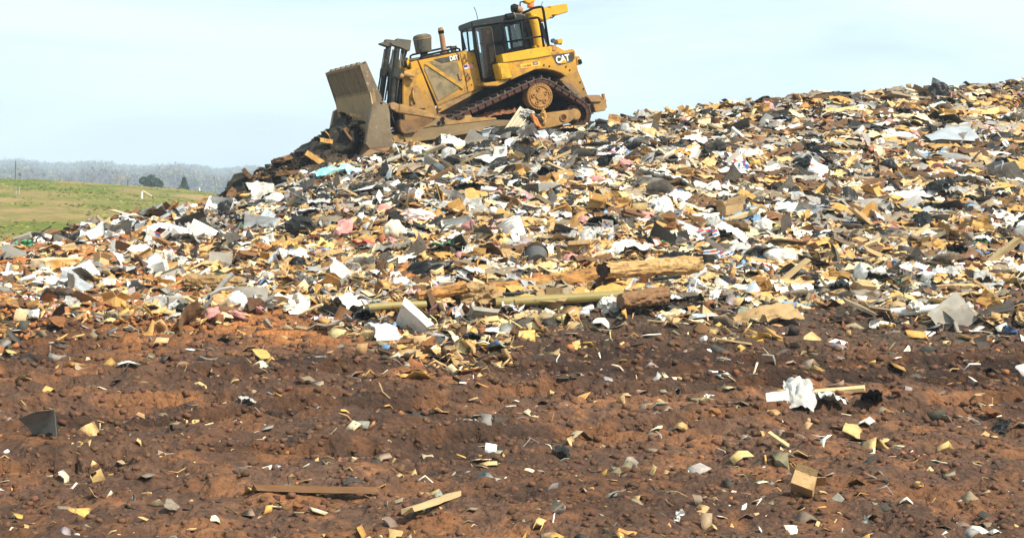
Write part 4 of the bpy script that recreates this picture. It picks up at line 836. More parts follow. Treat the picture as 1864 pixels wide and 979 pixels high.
def g_box(s):                                                # open carton with flaps, knocked out of square
    g = random.Random(s); m = MB(); t = .035; sk = g.uniform(-.25, .25)
    m.box((0, 0, -.5 + t / 2), (1, 1, t)); m.box((-.5 + t / 2, 0, t / 2), (t, 1, 1 - t)); m.box((.5 - t / 2, 0, t / 2), (t, 1, 1 - t)); m.box((0, -.5 + t / 2, t / 2), (1 - 2 * t, t, 1 - t)); m.box((0, .5 - t / 2, t / 2), (1 - 2 * t, t, 1 - t))
    for sx, sy in ((1, 0), (-1, 0), (0, 1), (0, -1)):
        a = g.uniform(.2, 1.6); r = Matrix.Rotation(a, 3, Vector((-sy, sx, 0))) ; l = .42
        c = Vector((sx * .5, sy * .5, .5)) + r @ Vector((0, 0, l / 2)) if True else 0
        m.box(c, (t if sx else .96, t if sy else .96, l), r)
    v = np.array([tuple(p) for p in m.v]); v[:, 0] += sk * v[:, 2]; v[:, 2] *= g.uniform(.7, 1); return v, m.f
def g_tube(s, inner=.82):
    m = MB(); n = 16; v = []; f = []
    for x, r in ((-.5, .5), (.5, .5), (.5, .5 * inner), (-.5, .5 * inner)):
        for k in range(n): a = 2 * math.pi * k / n; v.append((x, r * math.cos(a), r * math.sin(a)))
    for i in range(4):
        for k in range(n): f.append((i * n + k, i * n + (k + 1) % n, ((i + 1) % 4) * n + (k + 1) % n, ((i + 1) % 4) * n + k))
    return np.array(v), f
def g_can(s):
    m = MB(); m.tube([(-.5, 0, 0), (-.46, 0, 0), (-.44, 0, 0), (.44, 0, 0), (.46, 0, 0), (.5, 0, 0)], [.42, .47, .5, .5, .47, .42], 14); return np.array([tuple(p) for p in m.v]), m.f
def g_rag(s):
    def fn(u, w): return u + fbm(u * 5 + s, w * 5, 2, s + 5) * .5, w + fbm(u * 5, w * 5 + s, 2, s + 6) * .5, (fbm(u * 5 + s, w * 5, 3, s)) * 1.1
    return grid_sheet(15, 13, fn)
def g_slab(s):                                               # irregular flat slab with broken edges
    g = random.Random(s); n = g.randint(6, 9); r = [(math.cos(2 * math.pi * k / n) * g.uniform(.75, 1.05), math.sin(2 * math.pi * k / n) * g.uniform(.75, 1.05)) for k in range(n)]
    m = MB(); m.prism(r, -.5, .5); bm = bmesh.new(); vs = [bm.verts.new((p[0], p[2], p[1])) for p in m.v]
    for q in m.f: bm.faces.new([vs[i] for i in q])
    bmesh.ops.recalc_face_normals(bm, faces=bm.faces); bmesh.ops.triangulate(bm, faces=bm.faces[:]); bmesh.ops.subdivide_edges(bm, edges=bm.edges[:], cuts=3, use_grid_fill=True); bm.verts.index_update()
    for v in bm.verts: c = v.co.copy(); v.co.x += .10 * mnoise.noise(c * 3 + Vector((s, 0, 0))); v.co.y += .10 * mnoise.noise(c * 3 + Vector((0, s, 0))); v.co.z += .35 * mnoise.noise(c * 2.3 + Vector((0, 0, s)))
    v = np.array([tuple(p.co) for p in bm.verts]); f = [tuple(q.index for q in a.verts) for a in bm.faces]; bm.free(); return v, f
def g_log(s):
    m = MB(); g = random.Random(s); n = 30; N_ = 40; v = []; f = []
    for i in range(N_ + 1):
        t = i / N_ - .5
        for k in range(n):
            a = 2 * math.pi * k / n; q = Vector((t * 6, math.cos(a), math.sin(a))); r = .5 * (1 + .16 * mnoise.noise(q * 1.2 + Vector((s, 0, 0))) - .22 * max(0, .3 - abs(mnoise.noise(Vector((t * 4, math.cos(a) * 2.6, math.sin(a) * 2.6 + s))))) * 3 + .12 * mnoise.noise(Vector((t * 7, math.cos(a) * 5, math.sin(a) * 5 + s))) + .08 * mnoise.noise(q * 6))
            v.append((t + (.05 * mnoise.noise(q * 5) if i in (0, N_) else 0), r * math.cos(a), r * math.sin(a) + .10 * math.sin(t * 3)))
    for i in range(N_):
        for k in range(n): f.append((i * n + k, i * n + (k + 1) % n, (i + 1) * n + (k + 1) % n, (i + 1) * n + k))
    f += [tuple(range(n - 1, -1, -1)), tuple(range(N_ * n, (N_ + 1) * n))]; return np.array(v), f
def g_band(s):                                               # long curved strip lying on edge
    def fn(u, w): return u, w * .9 + .0 * u, .9 * (0.25 - u * u) + w * .5
    return grid_sheet(18, 4, fn)

# ---------------------------------------------------------------- debris: materials (real-world albedos)
M = dict(
 prt=printed('printed carton', (.62, .58, .50), ((.45, .06, .05), (.05, .14, .38)), 3.2), prk=printed('printed kraft', (.40, .25, .11), ((.10, .05, .02), (.10, .30, .14)), 3.0),
 greenrag=mat('green cloth', (.05, .20, .09), .8, (.09, .28, .13), 4, bump=.4, objrand=.3), yelp=mat('yellow plastic', (.60, .42, .05), .5, (.68, .5, .1), 4, bump=.2, objrand=.2),
 kraft=mat('kraft cardboard', (0.37, 0.225, 0.095), .85, (0.47, 0.31, 0.145), 3, spots=(0.20, 0.115, 0.05), spot_scale=5, spot_amt=.3, bump=.3, bump_scale=18, objrand=.3),
 ochre=mat('ochre cardboard', (0.40, 0.205, 0.055), .85, (0.50, 0.29, 0.09), 2.5, spots=(0.22, 0.10, 0.03), spot_scale=5, spot_amt=.3, bump=.3, bump_scale=18, objrand=.3),
 wet=mat('wet brown cardboard', (0.11, 0.055, 0.022), .75, (0.19, 0.10, 0.04), 3, spots=(0.06, 0.03, 0.015), spot_scale=5, spot_amt=.3, bump=.3, objrand=.35),
 cream=mat('cream board', (0.60, 0.50, 0.34), .8, (0.68, 0.59, 0.43), 3, spots=(0.33, 0.22, 0.10), spot_scale=5, spot_amt=.25, bump=.2, objrand=.15),
 pine=mat('raw pine', (0.47, 0.32, 0.145), .8, (0.58, 0.42, 0.22), 3, spots=(0.26, 0.15, 0.06), spot_scale=4, spot_amt=.25, bump=.4, bump_scale=12, stretch=(.5, 8, 8), objrand=.25),
 oldwood=mat('weathered wood', (0.20, 0.145, 0.09), .9, (0.31, 0.235, 0.155), 3, spots=(0.10, 0.065, 0.04), spot_scale=4, spot_amt=.3, bump=.5, bump_scale=12, stretch=(.5, 8, 8), objrand=.35),
 redwood=mat('red-brown wood', (0.17, 0.085, 0.038), .85, (0.25, 0.135, 0.06), 3, spots=(0.12, 0.05, 0.02), spot_scale=4, spot_amt=.3, bump=.4, stretch=(.5, 8, 8), objrand=.3),
 paper=mat('white paper', (0.62, 0.58, 0.50), .85, (0.74, 0.70, 0.62), 3, spots=(0.52, 0.44, 0.32), spot_scale=4, spot_amt=.15, bump=.25, objrand=.12),
 wfilm=mat('white plastic film', (0.56, 0.54, 0.49), .35, (0.70, 0.68, 0.63), 3, spots=(0.36, 0.29, 0.19), spot_scale=5, spot_amt=.32, bump=.35, bump_scale=9, spec=.5, objrand=.12),
 gfilm=mat('grey plastic film', (0.27, 0.255, 0.23), .35, (0.42, 0.40, 0.365), 3, spots=(0.22, 0.18, 0.13), spot_scale=5, spot_amt=.25, bump=.4, bump_scale=9, spec=.5, objrand=.25),
 bfilm=mat('black plastic film', (0.009, 0.010, 0.009), .38, (0.020, 0.020, 0.018), 3, spots=(0.09, 0.065, 0.04), spot_scale=5, spot_amt=.2, bump=.4, bump_scale=9, spec=.14, objrand=.3),
 shingle=mat('grey roofing felt', (0.060, 0.050, 0.040), .9, (0.11, 0.092, 0.072), 4, spots=(0.17, 0.13, 0.085), spot_scale=6, spot_amt=.2, bump=.6, bump_scale=60, objrand=.4),
 steel=mat('galvanised sheet', (0.36, 0.38, 0.39), .38, (0.50, 0.52, 0.53), 3, spots=(0.33, 0.26, 0.19), spot_scale=5, spot_amt=.16, bump=.1, metallic=.35, objrand=.2),
 enamel=mat('white enamel', (0.58, 0.57, 0.53), .4, (0.68, 0.67, 0.63), 2, spots=(0.34, 0.25, 0.14), spot_scale=5, spot_amt=.3, bump=.06, spec=.5, objrand=.12),
 greyp=mat('grey painted panel', (0.19, 0.17, 0.14), .6, (0.27, 0.245, 0.205), 2, spots=(0.22, 0.155, 0.09), spot_scale=5, spot_amt=.25, bump=.1, objrand=.3),
 pink=mat('pink insulation', (0.50, 0.20, 0.18), .95, (0.62, 0.34, 0.30), 5, spots=(0.45, 0.30, 0.22), spot_scale=7, spot_amt=.25, bump=.8, bump_scale=30, objrand=.15),
 foam=mat('cream foam', (0.62, 0.51, 0.34), .9, (0.70, 0.61, 0.46), 4, spots=(0.48, 0.30, 0.14), spot_scale=4, spot_amt=.25, bump=.5, objrand=.12),
 rubble=mat('grey-brown rubble', (0.17, 0.135, 0.10), .95, (0.26, 0.215, 0.165), 4, spots=(0.09, 0.06, 0.04), spot_scale=6, spot_amt=.3, bump=.7, objrand=.35),
 clod=mat('orange clay clod', (0.25, 0.095, 0.03), .95, (0.36, 0.15, 0.05), 5, spots=(0.15, 0.06, 0.025), spot_scale=8, spot_amt=.3, bump=.9, objrand=.3),
 clodd=mat('brown clay clod', (0.115, 0.055, 0.028), .95, (0.17, 0.085, 0.042), 5, spots=(0.08, 0.04, 0.02), spot_scale=8, spot_amt=.3, bump=.9, objrand=.3),
 tar=mat('dark asphalt slab', (0.012, 0.010, 0.008), .95, (0.028, 0.024, 0.016), 5, spots=(0.10, 0.08, 0.035), spot_scale=7, spot_amt=.2, bump=.9, bump_scale=14),
 redrag=mat('red cloth', (0.42, 0.05, 0.045), .9, (0.5, 0.10, 0.08), 4, bump=.4, objrand=.25), bluerag=mat('blue cloth', (0.10, 0.20, 0.42), .9, (0.18, 0.30, 0.5), 4, bump=.4, objrand=.3),
 greyrag=mat('grey cloth', (0.22, 0.21, 0.20), .95, (0.32, 0.31, 0.29), 4, bump=.4, objrand=.35), lilac=mat('pale lilac film', (0.60, 0.52, 0.62), .5, (0.7, 0.62, 0.7), 4, bump=.3, objrand=.15),
 turq=mat('turquoise film', (0.16, 0.52, 0.56), .32, (0.36, 0.70, 0.72), 3, spots=(0.66, 0.74, 0.72), spot_scale=4, spot_amt=.25, bump=.35, bump_scale=9, spec=.5),
 green=mat('lime plastic', (0.22, 0.50, 0.04), .45, bump=.1), yellowp=mat('yellow board', (0.66, 0.47, 0.12), .7, (0.72, 0.54, 0.18), 3, spots=(0.4, 0.27, 0.1), spot_scale=5, spot_amt=.2, bump=.2, objrand=.15),
 logw=mat('peeled log wood', (0.32, 0.145, 0.035), .85, (0.44, 0.235, 0.07), 2, spots=(0.09, 0.035, 0.012), spot_scale=3, spot_amt=.6, bump=1.0, bump_scale=9, stretch=(1.0, 4, 4)),
 logb=mat('pale log bark', (0.32, 0.185, 0.065), .9, (0.45, 0.29, 0.12), 2.5, spots=(0.12, 0.055, 0.022), spot_scale=4, spot_amt=.5, bump=.9, bump_scale=9, stretch=(1.3, 3, 3)),
 logend=mat('dark log end', (0.022, 0.012, 0.008), .9, (0.06, 0.03, 0.018), 9, bump=.8),  # near-black cut face; the shade on log ends is put into the colour
 fuzz=mat('fuzzy brown fibre', (0.20, 0.115, 0.045), .95, (0.32, 0.20, 0.085), 5, spots=(0.09, 0.05, 0.02), spot_scale=8, spot_amt=.3, bump=1, bump_scale=20),
 olive=mat('olive pipe', (0.20, 0.155, 0.045), .5, (0.26, 0.205, 0.07), 2, spots=(0.14, 0.08, 0.03), spot_scale=4, spot_amt=.25, bump=.08), hose=mat('grey hose', (0.27, 0.255, 0.225), .6, (0.36, 0.34, 0.30), 4, bump=.1),
 bucketb=mat('black bucket plastic', (0.055, 0.053, 0.048), .5, (0.085, 0.08, 0.072), 3, spots=(0.17, 0.14, 0.10), spot_scale=5, spot_amt=.25, bump=.1), orng=mat('orange sheet', (0.46, 0.17, 0.03), .7, (0.55, 0.23, 0.05), 3, spots=(.25, .08, .02), spot_scale=4, spot_amt=.3, bump=.2),
)
VARS = {}
def variants(gen, mk, n, smooth):
    key = (gen.__name__, mk)
    if key not in VARS:
        VARS[key] = []
        for s in range(n):
            v, f = gen(s * 7 + 3); v = norm(v); me = bpy.data.meshes.new('scrap'); me.from_pydata([tuple(p) for p in v], [], f); me.materials.append(M[mk]); me.update()
            if smooth: me.polygons.foreach_set('use_smooth', np.ones(len(me.polygons), bool))
            VARS[key].append(me)
    return VARS[key]

# ---------------------------------------------------------------- landmarks: the pieces one can point to
LM = []                                                      # (px, py, phrase) for describing neighbours
def scale_at(p): return p.y / F
def put(name, cat, label, px, py, w, h, dep, gen, mk, phrase=None, roll=0, yaw=0, tilt=0, seed=1, smooth=True, lift=0.0, lay=None, group=None, fwd=0.0):
    """a single-mesh piece w x h photo pixels across, dep metres deep, standing where the photo shows it"""
    b = hit(px, py + h * .42); s = scale_at(b); v, f = gen(seed); v = norm(v)
    if lay: v = v[:, list(lay)]
    v = v * np.array([w * s, dep, h * s])
    o = mesh_obj(name, v, f, M[mk] if isinstance(mk, str) else mk, smooth=smooth)
    if smooth:
        try: o.data.set_sharp_from_angle(angle=R(50))
        except Exception: pass
    c = W(px, py, b.y + dep * .25 + fwd); o.location = (c.x, c.y, c.z + lift)
    o.rotation_euler = (R(tilt), R(-roll), R(yaw)); tag(o, label, cat, group)
    if phrase: LM.append((px, py, phrase))
    return o
flat = None
# lower right corner: logs, pipe, wrapping paper
def log_between(name, label, a, b, r0, r1, mk, seed, phrase, endm=None, y=None, dy=.25, yo=0):
    pa = hit(*a); pb = hit(*b); ya = min(hit(a[0], a[1] + r0 * .8).y, hit(b[0], b[1] + r1 * .8).y, hit((a[0] + b[0]) / 2, (a[1] + b[1]) / 2 + r0 * .8).y) - .30 + yo; A = W(a[0], a[1], ya); B = W(b[0], b[1], ya + dy)
    v, f = g_log(seed); v = norm(v); L_ = (B - A).length; tt = (v[:, 0] + .5)[:, None]; rr = (r0 + (r1 - r0) * tt) * ya / F * 2
    v = np.concatenate([v[:, :1] * L_, v[:, 1:] * rr], 1); o = mesh_obj(name, v, f, M[mk], smooth=True)
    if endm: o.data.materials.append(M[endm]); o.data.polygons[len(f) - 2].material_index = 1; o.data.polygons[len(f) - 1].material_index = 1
    try: o.data.set_sharp_from_angle(angle=R(50))
    except Exception: pass
    d = (B - A).normalized(); o.rotation_euler = d.to_track_quat('X', 'Z').to_euler(); o.location = (A + B) / 2; tag(o, label, 'log' if 'log' in name else 'pipe'); LM.append(((a[0] + b[0]) / 2, (a[1] + b[1]) / 2, phrase)); return o
log_between('log', 'thick pale log with a dark end pointing left', (1094, 489), (1270, 484), 19.5, 22, 'logb', 3, 'dark log end', 'logend', None, 1.6, -2.95)
log_between('log', 'long orange peeled log split in the middle, under the pale log', (885, 525), (1008, 519), 18, 20, 'logw', 5, 'orange peeled log', 'logend', None, .25, .5)
log_between('log', 'short thick orange log stub lying end to end with the peeled log', (1002, 514), (1118, 504), 24, 21, 'logw', 9, 'orange log stub', None, None, .25, .6)
log_between('log', 'broken orange heartwood piece left of the crumpled brown paper', (758, 538), (848, 525), 11, 15, 'logw', 13, 'broken heartwood piece', None, 32.4)
log_between('log', 'dark red-brown log butt at the end of the olive pipe', (1128, 544), (1215, 540), 19, 21, 'redwood', 17, 'red-brown log butt', None, 31.0)
def pipe_between(name, cat, label, pts, r, mk, y, phrase, n=12, flatx=1.0):
    ys = [hit(a, b + r * .9).y - .22 for a, b in pts] if 'hose' not in name else [min(hit(a, b + 8).y for a, b in pts)] * len(pts); y = sum(ys) / len(ys); ys = [min(q, y + .8) for q in ys]
    p3 = [W(a, b, q) for (a, b), q in zip(pts, ys)]; o = MB().tube(p3, r * y / F, n).build(name, M[mk], smooth=True, autosmooth=True); tag(o, label, cat); m_ = pts[len(pts) // 2]; LM.append((m_[0], m_[1], phrase)); return o
pipe_between('pipe', 'pipe', 'olive plastic pipe lying along the bottom right below the logs', [(902, 551), (960, 547.5), (1040, 543), (1134, 537)], 9, 'olive', 31.4, 'long olive pipe', 18)
pipe_between('pipe', 'pipe', 'short olive pipe section left of the crumpled brown paper', [(668, 560), (720, 556), (775, 554)], 7, 'olive', 31.2, 'short olive pipe section', 18)
pipe_between('pipe', 'pipe', 'thin dark green conduit between the peeled log and the olive pipe', [(905, 536), (1000, 531), (1080, 522), (1164, 511), (1240, 503)], 3.2, 'bfilm', 32.6, 'dark green conduit')
pipe_between('hose', 'hose', 'grey rubber hose arching over the dirt in front of the fibre roll', [(368, 548), (380, 538), (400, 527), (420, 523), (440, 528), (458, 541)], 3.4, 'hose', 31.5, 'arching grey hose')
pipe_between('hose', 'hose', 'flattened grey tube leaning upright against the fibre roll', [(386, 541), (402, 520), (418, 503), (424, 498)], 4.6, 'gfilm', 31.9, 'leaning grey tube')
pipe_between('pipe', 'pipe', 'long grey-brown pipe lying flat along the bottom middle', [(490, 549), (560, 545), (620, 537), (700, 533)], 4.2, 'hose', 31.6, 'flat grey-brown pipe')
pipe_between('board', 'board', 'long black rail lying flat at the bottom left', [(153, 538), (200, 539.5), (250, 541), (292, 543)], 4.4, 'wet', 31.8, 'black rail', 4)
pipe_between('pipe', 'pipe', 'grey plastic tube lying just below the blade', [(662, 314), (690, 301), (712, 291), (738, 282)], 4.6, 'greyp', 41.2, 'grey tube below the blade')
pipe_between('pipe', 'pipe', 'thin white bent rod in the upper right rubbish', [(945, 344), (970, 335), (1000, 329), (1025, 328), (1040, 333)], 1.4, 'cream', 38.0, 'white bent rod')
put('paper_wad', 'paper', 'big crumpled brown wrapping paper heap by the olive pipe', 868, 537, 98, 52, .75, lambda s: g_wad(s), 'kraft', 'crumpled brown paper', seed=4, smooth=False)
put('paper_wad', 'paper', 'second crumpled brown paper sheet left of the big paper heap', 800, 548, 60, 26, .5, lambda s: g_wad(s), 'kraft', None, seed=9, smooth=False)
put('fibre_roll', 'roll', 'fuzzy brown roll of matting among cardboard scraps', 392, 514, 112, 36, .45, g_log, 'fuzz', 'fuzzy brown roll', roll=-8, seed=21, fwd=-.2)
put('plastic_sheet', 'plastic sheet', 'shiny black plastic bag stretched out, above the broken heartwood', 782, 489, 98, 40, .5, g_bag, 'bfilm', 'stretched black bag', roll=17, seed=6, smooth=True)
put('trash_bag', 'bag', 'full black rubbish bag in the middle of the slope', 555, 415, 78, 44, .6, g_bag, 'bfilm', 'full black rubbish bag', roll=-12, seed=2)
put('rubber_sheet', 'rubber sheet', 'dark grey folded rubber sheet with a peak at lower middle', 553, 517, 56, 34, .5, g_wad, 'bucketb', 'folded rubber sheet', seed=14)
put('rubber_sheet', 'rubber sheet', 'flattened dark rubber strip behind the folded rubber sheet', 572, 508, 76, 18, .4, g_film, 'bfilm', None, seed=3)
pipe_between('belt', 'belt', 'long dark curved belt sweeping up to the white sack', [(596, 494), (630, 473), (660, 459), (695, 447), (730, 440), (748, 439)], 4.0, 'wet', 35.6, 'dark curved belt', 4)
put('insulation_batt', 'insulation', 'torn pink insulation batt standing up right of the black bag', 626, 417, 34, 52, .4, g_tuft, 'pink', 'torn pink batt', roll=-38, seed=3)
put('insulation_batt', 'insulation', 'wide pale pink insulation slab beside the white sack', 765, 396, 72, 34, .5, g_wad, mat('pale pink insulation', (0.70, 0.52, 0.46), .95, (0.80, 0.68, 0.62), 4, spots=(0.62, 0.30, 0.30), spot_scale=5, spot_amt=.35, bump=.6), 'pale pink slab', roll=-8, seed=5)
put('sack', 'sack', 'cream white stuffed sack in the centre of the slope', 722, 420, 54, 40, .5, g_bag, 'foam', 'white stuffed sack', roll=-15, seed=8)
put('plastic_sheet', 'plastic sheet', 'large white plastic sheet behind the pale log', 1140, 452, 84, 36, .7, g_film, 'wfilm', 'large white sheet', roll=8, seed=5)
put('plastic_sheet', 'plastic sheet', 'crumpled turquoise plastic sheet on the slope below the blade', 616, 313, 94, 30, .6, g_film, 'turq', 'turquoise sheet', roll=5, seed=9)
put('plastic_bag', 'bag', 'translucent white and yellowish bag just below the push arm', 765, 275, 44, 24, .4, g_bag, 'wfilm', 'whitish bag below the push arm', roll=10, seed=12)
put('plastic_tray', 'tray', 'bright lime green plastic strip beside the whitish bag', 768, 285, 26, 7, .2, g_metal, 'green', None, roll=20, seed=2, smooth=False)
put('panel', 'panel', 'pale grey upright name plate below the blade', 704, 312, 15, 26, .1, g_tray, 'steel', None, roll=-14, seed=2, smooth=False, lay=(0, 2, 1))
put('panel', 'panel', 'grey card panel standing up behind the fuzzy roll', 401, 478, 42, 38, .12, g_metal, 'greyp', 'standing grey panel', roll=-4, seed=6, smooth=False, lay=(0, 2, 1))
put('paper_sheet', 'paper', 'clean white paper square leaning on the standing grey panel', 407, 484, 26, 17, .08, g_card, 'paper', None, roll=-18, seed=4, smooth=False, lay=(0, 2, 1), fwd=-.15)
put('plastic_bag', 'bag', 'white carrier bag with pale blue marks right of the standing grey panel', 515, 465, 40, 32, .4, g_bag, 'wfilm', 'white carrier bag', roll=32, seed=16)
put('card_sheet', 'cardboard', 'bright orange card sheet standing at the bottom edge', 372, 556, 46, 22, .1, g_metal, 'orng', 'bright orange card', seed=9, smooth=False, lay=(0, 2, 1))
put('card_sheet', 'cardboard', 'tan card flap in the bottom left corner', 27, 555, 38, 20, .12, g_metal, 'kraft', 'tan corner flap', roll=14, seed=3, smooth=False, lay=(0, 2, 1))
put('board', 'board', 'large clay-stained white board lying tilted at the left', 104, 481, 100, 26, .9, g_slab, mat('clay stained board', (0.72, 0.58, 0.38), .9, (0.52, 0.24, 0.06), 1.3, bump=.4), 'clay-stained board', roll=3, seed=4, lay=(0, 1, 2))
put('board', 'board', 'cream broken plasterboard under the clay-stained board', 110, 507, 64, 20, .7, g_slab, 'foam', None, roll=14, seed=7)
put('foam_block', 'foam block', 'cream foam block lying below the wire spool', 489, 384, 52, 20, .5, g_slab, 'foam', 'cream foam block', roll=4, seed=3)
put('cabinet', 'box', 'pale blue-grey metal box panel on the left shoulder', 158, 417, 34, 24, .35, g_box, 'steel', 'blue-grey metal box', roll=-6, yaw=12, seed=2, smooth=False)
put('cabinet', 'box', 'long grey metal tub tipped on the left slope', 122, 443, 52, 20, .4, g_tray, 'greyp', 'long grey tub', roll=-24, seed=5, smooth=False)
for k, (a, b, w_, h_, mk, lab) in enumerate(((200, 432, 22, 26, 'enamel', 'white tilted appliance panel left of centre shoulder'), (228, 428, 34, 22, 'greyp', 'dull grey metal box with a dark opening'), (255, 420, 26, 30, 'steel', 'tall steel box leaning right on the shoulder'), (296, 412, 22, 22, 'steel', 'blue-grey metal box beside the yellow carton'), (311, 416, 18, 22, 'yellowp', 'yellow carton standing on the left shoulder'), (346, 401, 36, 24, 'greyp', 'round-cornered grey panel on the crest'), (393, 388, 20, 16, 'enamel', 'white plastic box on the crest under the dark slabs'), (172, 404, 18, 12, 'paper', 'white carton behind the blue-grey metal box'), (285, 401, 22, 9, 'greyp', 'flat grey tray on the crest'), (232, 405, 26, 10, 'steel', 'bright aluminium tray on the crest'))):
    put('metal_box' if mk in ('steel', 'greyp', 'enamel') else 'carton', 'box', lab, a, b, w_, h_, .32, g_box if k % 2 == 0 else g_tray, mk, lab.split(' on ')[0].split(' with ')[0] if k < 5 else None, roll=random.uniform(-25, 25), yaw=random.uniform(-30, 30), seed=k + 20, smooth=False)
put('rolled_carpet', 'carpet', 'dark grey humped roll on the crest at left', 345, 384, 56, 20, .6, g_bag, 'greyrag', 'dark grey humped roll', roll=6, seed=5)
put('asphalt_slab', 'slab', 'flat black slab lying on the left crest', 250, 387, 52, 9, .6, g_slab, 'tar', 'flat black slab', seed=2)
put('asphalt_slab', 'slab', 'small black slab lower on the left crest', 130, 417, 32, 9, .5, g_slab, 'tar', None, seed=12)
put('wire_spool', 'spool', 'brown coil of wire below the dark slab pile', 424, 372, 22, 16, .3, g_tube, 'hose', 'coil of wire', roll=-30, yaw=70, seed=2)
pipe_between('pole', 'pole', 'thin black pole sticking up at the far left crest', [(62, 432), (78, 421), (93, 412)], 1.3, 'bfilm', 37.6, 'thin black pole')
pipe_between('plank', 'plank', 'long tan plank pointing up on the crest below the pile', [(345, 378), (370, 366), (392, 355)], 2.2, 'oldwood', 41.0, 'tan crest plank', 4)
pipe_between('plank', 'plank', 'long pale splintered plank leaning up beside the stretched black bag', [(826, 499), (842, 479), (858, 459)], 3.4, 'pine', 33.8, 'splintered plank', 4)
put('card_sheet', 'board', 'pale tan board standing upright above the stretched black bag', 847, 441, 14, 26, .08, g_plank, 'kraft', 'upright tan board', seed=3, smooth=False, lay=(2, 1, 0))
put('rust_drum', 'drum', 'crushed rusty drum open to the left', 768, 450, 26, 22, .35, lambda s: g_tube(s, .9), 'redwood', 'crushed rusty drum', yaw=25, roll=10, seed=2)
put('drink_can', 'can', 'white tin can lying on its side under the curved belt', 648, 482, 30, 15, .2, g_can, 'enamel', 'white tin can', roll=3, seed=2)
put('paint_tin', 'can', 'pinkish paint tin lying open among white film', 968, 381, 24, 15, .2, lambda s: g_tube(s, .9), mat('pink paint tin', (0.55, 0.22, 0.22), .5, (0.62, 0.4, 0.36), 4, bump=.1), 'pinkish paint tin', roll=-6, yaw=20, seed=2)
put('drum', 'drum', 'cream cylindrical drum lying open left of the white bucket', 867, 386, 40, 20, .28, lambda s: g_tube(s, .92), 'cream', 'cream drum', roll=-12, yaw=18, seed=2)
put('round_lid', 'lid', 'dark grey round lid standing by the pine boards', 822, 360, 22, 18, .15, g_can, 'shingle', None, roll=20, yaw=60, seed=2)
put('sheet_stack', 'sheet', 'stack of long white sheets fanned out above the white sack', 708, 369, 54, 26, .35, g_metal, 'paper', 'fanned white sheets', roll=-28, seed=11, smooth=False)
put('plastic_sheet', 'plastic sheet', 'long rumpled black sheet right of the turquoise sheet', 675, 342, 80, 18, .5, g_film, 'bfilm', 'rumpled black sheet', seed=13)
put('cloth', 'cloth', 'bright pink cloth in the upper right rubbish', 1098, 280, 52, 14, .4, g_rag, mat('pink cloth', (0.70, 0.34, 0.46), .8, (0.78, 0.5, 0.58), 4, bump=.4), 'bright pink cloth', roll=14, seed=3)
put('metal_sheet', 'metal sheet', 'pale grey metal sheet under the bright pink cloth', 1105, 290, 46, 9, .35, g_metal, 'steel', None, roll=-8, seed=4, smooth=False)
for k, (a, b, w_, h_, lab, ph) in enumerate(((884, 247, 34, 26, 'pale steel cabinet under the push arm', 'steel cabinet under the push arm'), (987, 250, 28, 24, 'bent steel box below the track frame', 'bent steel box'), (1010, 246, 18, 20, 'white steel panel right of the bent steel box', None), (972, 262, 30, 11, 'flat steel pan below the bent steel box', None), (900, 256, 14, 22, 'dark blue-grey steel side panel beside the steel cabinet', None))):
    put('steel_cabinet', 'metal box', lab, a, b, w_, h_, .4, (g_box, g_metal, g_tray, g_tray, g_tray)[k], 'steel', ph, roll=(12, 10, -16, -8, -8)[k], yaw=20, seed=k + 5, smooth=False, lay=None if k in (0, 3) else (0, 2, 1))
for k, (a, b, w_, h_, r_, lab, ph, mk) in enumerate(((1090, 375, 44, 46, -12, 'large torn open cardboard box on the right', 'large torn box', 'ochre'), (1118, 366, 26, 38, 20, 'tall ochre carton flap right of the large torn box', None, 'ochre'), (1052, 455, 56, 36, 4, 'open brown cardboard box above the logs', 'open brown box', 'kraft'), (1025, 468, 28, 34, -10, 'upright kraft carton right of the black bucket', None, 'kraft'), (1070, 345, 44, 22, 3, 'square kraft carton behind the large torn box', None, 'kraft'), (905, 480, 36, 18, 16, 'star-torn kraft sheet left of the black bucket', None, 'wet'), (487, 474, 34, 30, -6, 'folded ochre carton left of the white carrier bag', 'folded ochre carton', 'ochre'), (448, 470, 30, 34, 14, 'torn ochre card sheet right of the standing grey panel', None, 'ochre'), (545, 462, 26, 34, -16, 'upright yellow-ochre card right of the white carrier bag', None, 'yellowp'), (590, 452, 26, 34, -30, 'leaning yellow-ochre board below the torn pink batt', None, 'yellowp'), (420, 455, 34, 16, 12, 'brown card wedge above the standing grey panel', None, 'wet'), (512, 487, 40, 20, -10, 'dark-sided kraft box below the folded ochre carton', None, 'kraft'))):
    put('cardboard_box' if k in (0, 2, 3, 4, 6, 11) else 'card_sheet', 'cardboard', lab, a, b, w_, h_, .35, g_box if k in (0, 2, 3, 4, 6, 11) else g_card, mk, ph, roll=r_, yaw=random.uniform(-35, 35), seed=k + 40, smooth=False, lay=None if k in (0, 2, 3, 4, 6, 11) else (0, 2, 1))
put('plastic_bag', 'bag', 'white bag with a turquoise corner right of the open brown box', 1086, 436, 24, 20, .3, g_bag, 'wfilm', 'white bag with turquoise corner', seed=31)
put('plastic_scrap', 'plastic sheet', 'turquoise scrap tucked beside the small white bag', 1064, 436, 9, 12, .1, g_card, 'turq', None, roll=40, seed=8, lay=(0, 2, 1))
put('tissue_wad', 'paper', 'soft white tissue wad left of the black bucket', 906, 471, 40, 18, .4, g_wad, 'paper', 'white tissue wad', seed=18)
put('packaging', 'packaging', 'white printed wrapper with turquoise corners at the bottom edge', 630, 557, 62, 16, .3, g_card, 'paper', 'white printed wrapper', roll=2, seed=2, lay=(0, 2, 1))
put('packaging', 'packaging', 'white and navy packet in the upper right rubbish', 1001, 342, 18, 18, .15, g_metal, 'paper', None, roll=20, seed=13, smooth=False, lay=(0, 2, 1))
